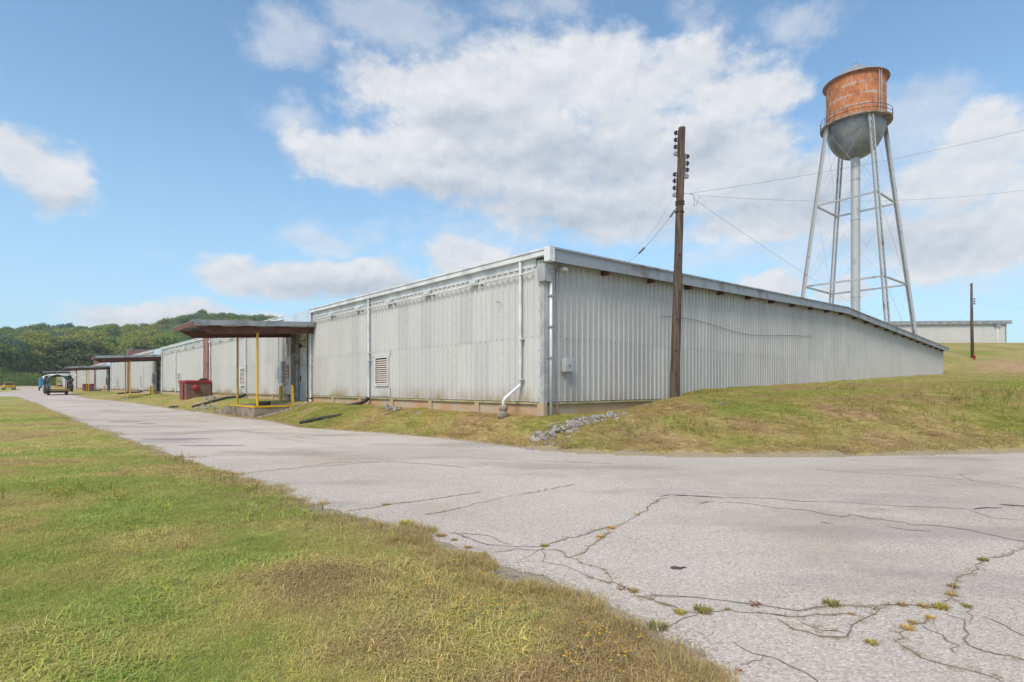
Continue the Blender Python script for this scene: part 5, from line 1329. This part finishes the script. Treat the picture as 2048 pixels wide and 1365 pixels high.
def grow(n, d0, d1, p0, p1, side, big=1.0, name='grass', label='', fade=False):
    x, y = region(n, d0, d1, p0, p1); z, sd, bank, dirt = terrain(x, y)
    s, t = st_of(x, y)
    keep = (sd > (fbm(x * 1.0 + 3, y - 8, 4, 1.2) - .50) * 1.5 - .05 - .14 * bank - .08 * np.random.rand(n)) & (bank if side == 'bank' else ~bank) & ~((s > -.05) & (t > -.05) & (s < B_S)) & (dirt < .3)
    for o in SEC[:2]: keep &= ~((s > -3.4) & (s < .2) & (t > 17.7 + o) & (t < 22.2 + o))
    ed = np.exp(-np.maximum(sd, 0) / .25)
    col, dry, fresh = ground_tone(x, y, sd, bank, dirt)
    bare = sstep(.60, .74, fbm(x + 11, y - 5, 3, 1.6)); keep &= np.random.rand(n) > bare * .45
    keep &= np.random.rand(n) > .55 * np.exp(-np.maximum(sd, 0) / .12)
    if fade: keep &= np.random.rand(len(x)) > sstep(.35, 1.0, (y - d0) / (d1 - d0))
    x, y, z, sd, col, dry, fresh, ed = [q[keep] for q in (x, y, z, sd, col, dry, fresh, ed)]; m = len(x)
    pick = np.random.randint(0, 5, m); coarse = (fbm(x - 7, y + 3, 4, .9) > .52) & (np.random.rand(m) < .40); pick[coarse] = np.random.randint(5, 7, coarse.sum())
    weeds = (np.random.rand(m) < .10 * ed); pick[weeds] = np.random.randint(7, 9, weeds.sum())
    tall = (np.exp(-np.maximum(sd, 0) / .35) > .3) & (fbm(x + 31, y + 12, 3, 1.1) > .60) & (np.random.rand(m) < .5); pick[tall] = np.random.randint(7, 9, tall.sum())
    sz = np.random.uniform(.65, 1.35, (m, 1)) * np.array([[big, big, 1]]) * (.45 + 1.1 * fbm(x, y, 4, 1.4)[:, None])
    tint = col * np.random.uniform(1.45, 2.15, (m, 1)) * (1 + .12 * np.random.randn(m, 1).clip(-1, 1) * np.array([[1, .3, .2]]))
    return scatter(name, label, NG, x, y, pick, sz, tint, dry, z=z)
grow(46000, 2.2, 6.0, -600, 1460, 'lawn', 1.0, 'lawn_grass', 'mown green and straw grass of the near lawn')
grow(60000, 6.0, 13.0, -600, 900, 'lawn', 1.25, 'lawn_grass', 'grass of the middle lawn beside the road')
grow(90000, 13.0, 60.0, -600, 520, 'lawn', 2.2, 'lawn_grass', 'grass of the lawn stretching along the road', True)
grow(90000, 12.5, 30.0, 380, 2110, 'bank', 1.7, 'bank_grass', 'patchy grass on the bank and mound below the warehouse')
grow(18000, 30.0, 62.0, 120, 2110, 'bank', 3.4, 'bank_grass', 'distant patchy grass on the rising ground')
# weeds that follow the cracks
wx, wy = [], []
grown = {20: .9, 22: .55, 24: .9, 7: 1.0, 2: .5, 3: .45, 4: .6, 5: .35, 6: .4, 8: .25, 10: .55, 11: .3, 13: .5, 21: .3, 25: .5, 26: .3, 28: .4, 30: .6, 31: .4}
for i, f in grown.items():
    Q = crack_paths[i]
    for p in Q:
        gate = float(fbm(np.array(p.x * 1.3), np.array(p.y * 1.3), 3))
        if gate > .62 - f * .35:
            for _ in range(3): wx.append(p.x + rng.gauss(0, .022)); wy.append(p.y + rng.gauss(0, .022))
wx, wy = np.array(wx), np.array(wy); n = len(wx)
yel = np.array([[.24, .20, .045]]) * np.random.uniform(.7, 1.3, (n, 1))
scatter('crack_weeds', 'low yellowish weeds growing along the cracks of the asphalt', NG, wx, wy, np.random.randint(0, 5, n), np.random.uniform(.35, .9, (n, 1)) * np.array([[.55, .55, .8]]), yel, np.random.uniform(.2, .9, n), z=zr(wy) + .006)
# loose grit along the lawn edge, the far toe and the broken places
GR = bpy.data.collections.new('grit_kinds')
gmat = mat('loose_grit', (.42, .38, .33), (.20, .17, .14), rough=.95, scale=30)
for k in range(3):
    me = rock_me[k].copy(); me.materials.clear(); me.materials.append(gmat); GR.objects.link(bpy.data.objects.new('grit_%d' % k, me))
qx, qy = [], []
for P_, cnt, spr in ((lawn_edge[2:12], 4200, .16), (lawn_edge[11:18], 1600, .30), (bank_edge[2:12], 2600, .30)):
    for _ in range(cnt):
        k = rng.randrange(len(P_) - 1); f = rng.random(); qx.append(P_[k][0] + (P_[k + 1][0] - P_[k][0]) * f + rng.gauss(0, spr)); qy.append(P_[k][1] + (P_[k + 1][1] - P_[k][1]) * f + rng.gauss(0, spr))
for (px, py, n, sp) in ((1390, 1005, 160, .22), (1700, 1045, 90, .3), (1500, 1250, 120, .5), (1250, 1080, 80, .4), (1750, 1200, 140, .6)):
    x, y = G(px, py)
    for _ in range(n): qx.append(x + rng.gauss(0, sp)); qy.append(y + rng.gauss(0, sp * .5))
qx, qy = np.array(qx), np.array(qy); n = len(qx)
scatter('loose_grit', 'loose grit and small gravel along the broken asphalt edges', scatter_group(GR), qx, qy, np.random.randint(0, 3, n), np.random.uniform(.006, .026, (n, 1)) * np.ones((1, 3)), np.ones((n, 3)), np.zeros(n), z=np.maximum(terrain(qx, qy)[0], zr(qy) + .007))
# separate weed clumps on the asphalt
def clump(seed, n, h, spread, c):
    r_ = random.Random(seed); mb = MB()
    for k in range(n):
        a = r_.uniform(0, 6.28); d = spread * math.sqrt(r_.random()); x, y = d * math.cos(a), d * math.sin(a); hh = h * r_.uniform(.4, 1.1); ox, oy = math.cos(a) * hh * r_.uniform(.2, 1.2), math.sin(a) * hh * r_.uniform(.2, 1.2)
        wx_, wy_ = -math.sin(a) * .004, math.cos(a) * .004
        mb.add([(x - wx_, y - wy_, -.005), (x + wx_, y + wy_, -.005), (x + ox * .5 + wx_, y + oy * .5 + wy_, hh * .7), (x + ox * .5 - wx_, y + oy * .5 - wy_, hh * .7), (x + ox, y + oy, hh * .9)], [(0, 1, 2, 3), (3, 2, 4)])
    return mb.mesh('weed_clump', c)
WG = leaf_mat('weed_green', (.34, .34, .07), (.46, .38, .10), .25); WD = leaf_mat('weed_straw', (.55, .38, .16), (.48, .38, .13), .25); WR = leaf_mat('weed_red', (.26, .09, .05), (.30, .14, .07), .2)
cl_me = [clump(1, 130, .07, .085, WG), clump(2, 110, .06, .08, WD), clump(3, 150, .10, .10, WG), clump(4, 80, .03, .09, WR)]
for (zx, zy, k, sc_) in ((165, 900, 0, .8), (290, 893, 2, .9), (40, 985, 2, 1.0), (995, 855, 0, 1.1), (1590, 872, 0, 1.0), (1500, 865, 1, .8), (1660, 755, 1, .8), (1650, 800, 1, .8), (1825, 610, 0, .8), (1735, 865, 0, .6), (1535, 925, 1, .6),
                        (1410, 985, 1, .8), (1440, 955, 1, .6), (1215, 1068, 0, .7), (570, 852, 3, 1.0), (485, 1225, 3, .6), (1380, 857, 1, .7), (425, 880, 1, .4), (1100, 905, 1, .4)):
    px, py = Z3([(zx, zy)])[0]; x, y = G(px, py); o = place('weed_clump', cl_me[k], None, (x, y, .008), (0, 0, zx), (sc_ * .62, sc_ * .62, sc_ * .45))
    tag(o, ('green weed clump', 'dry straw coloured weed clump', 'bushy green weed clump', 'flat reddish weed mat')[k] + ' growing from a crack in the near asphalt', 'weed', 'weed clumps in the asphalt cracks')
for (zx, zy, k, sc_) in ((1255, 497, 0, .8), (545, 385, 2, 1.3), (722, 445, 1, 1.1), (790, 466, 0, .6), (930, 553, 2, 1.0), (860, 505, 1, .8), (1595, 405, 1, 1.0), (1540, 450, 1, .9), (1725, 335, 1, .6), (440, 285, 1, 1.0), (1650, 715, 3, .9), (1710, 730, 1, .8)):
    px, py = Z2([(zx, zy)])[0]; x, y = G(px, py); o = place('weed_clump', cl_me[k], None, (x, y, .008), (0, 0, zx), (sc_ * .62, sc_ * .62, sc_ * .45))
    tag(o, ('green weed clump', 'dry straw coloured weed clump', 'bushy green weed clump', 'flat reddish weed mat')[k] + ' at the ragged lawn edge of the asphalt', 'weed', 'weed clumps by the lawn edge')
# yellow wildflowers
FL = bpy.data.collections.new('flower_kinds')
fm_ = mat('yellow_petals', (.75, .42, .01), (.70, .34, .01), rough=.6); fs_ = mat('flower_stem', (.10, .14, .03), (.08, .11, .03), rough=.7)
for k in range(3):
    r_ = random.Random(k + 40); mb = MB()
    for q in range(4):
        x, y, h_ = r_.gauss(0, .05), r_.gauss(0, .05), r_.uniform(.08, .17); mb.tube([(x * .4, y * .4, 0), (x, y, h_)], .0022, 4, mi=1)
        n = 6; vs = [(x, y, h_ + .006)]
        for j in range(n * 2): a = math.pi * j / n; rr_ = .014 if j % 2 == 0 else .007; vs.append((x + rr_ * math.cos(a), y + rr_ * math.sin(a), h_ + .002 + .003 * (j % 2)))
        mb.add(vs, [(0, 1 + j, 1 + (j + 1) % (n * 2)) for j in range(n * 2)])
    FL.objects.link(bpy.data.objects.new('flower_%d' % k, mb.mesh('flower', [fm_, fs_])))
fx_, fy_ = [], []
for (px, py, n, sp) in ((820, 1195, 7, .12), (950, 1243, 9, .13), (1025, 1232, 8, .12), (885, 1278, 5, .1), (1150, 1345, 7, .14), (1245, 1320, 6, .12), (1270, 1275, 10, .14), (890, 1165, 4, .1), (955, 1145, 6, .12), (780, 1045, 10, .2), (640, 1040, 12, .25),
                       (160, 990, 16, .35), (60, 992, 10, .35), (110, 1000, 10, .3), (240, 1010, 8, .3), (390, 1065, 5, .2), (300, 1075, 5, .2), (690, 1050, 12, .25), (1230, 1300, 7, .12), (1000, 1160, 6, .15), (300, 1130, 4, .2), (530, 985, 10, .3), (445, 965, 12, .35), (360, 930, 8, .4), (380, 1105, 3, .1)):
    x, y = G(px, py)
    for _ in range(n): fx_.append(x + rng.gauss(0, sp)); fy_.append(y + rng.gauss(0, sp))
for (px, py, n, sp) in ((1990, 840, 60, 1.6), (1950, 860, 40, 1.2), (1380, 895, 30, .9), (1290, 885, 25, .7), (1690, 815, 20, .8), (1800, 880, 30, 1.3), (760, 862, 14, .5), (1600, 890, 20, 1.0)):
    d = 14 + (905 - py) * .08; x, y = (px - 1024) / F * d, d
    for _ in range(n): fx_.append(x + rng.gauss(0, sp)); fy_.append(y + rng.gauss(0, sp * .6))
fx_, fy_ = np.array(fx_), np.array(fy_); tz_, tsd, _, _ = terrain(fx_, fy_); kp = tsd > 0; fx_, fy_, tz_ = fx_[kp], fy_[kp], tz_[kp]; n = len(fx_)
far_ = np.clip(fy_ / 6, 1, 2.2)[:, None]
scatter('wildflowers', 'tiny yellow wildflowers dotted through the grass', scatter_group(FL), fx_, fy_, np.random.randint(0, 3, n), np.random.uniform(.45, .75, (n, 1)) * far_ * np.ones((1, 3)), np.ones((n, 3)), np.zeros(n), z=tz_)
# the rest of the wood, one mass
CR = bpy.data.collections.new('crown_kinds')
for k in range(8): CR.objects.link(bpy.data.objects.new('wood_crown_%d' % k, TREES[k][0][0]))
mx = np.array([m_[0] for m_ in mass]); my = np.array([m_[1] for m_ in mass]); mz = np.array([m_[2] for m_ in mass]); n = len(mx)
if n: scatter('woods', 'distant mass of trees covering the top of the hill', scatter_group(CR), mx, my, np.random.randint(0, 8, n), np.random.uniform(.85, 1.2, (n, 1)) * np.ones((1, 3)), np.ones((n, 3)), np.zeros(n), z=mz - .3)
hb = MB().box(-1260, 1260, -70, 1560, -3.0, 62).build('haze', None)
hm = bpy.data.materials.new('haze_air'); hm.use_nodes = True; hq = NT(hm.node_tree); hq.n.clear(); ho = hq.new('ShaderNodeOutputMaterial'); hv = hq.new('ShaderNodeVolumePrincipled')
hv.inputs['Color'].default_value = (.80, .88, .97, 1); hv.inputs['Density'].default_value = .00032; hv.inputs['Anisotropy'].default_value = .2; hq.l.new(hv.outputs[0], ho.inputs['Volume'])
hb.data.materials.clear(); hb.data.materials.append(hm); tag(hb, 'thin summer haze in the air over the whole place', kind='stuff')
print('trees', len(singles), 'mass', n, 'objects', len(scene.objects))
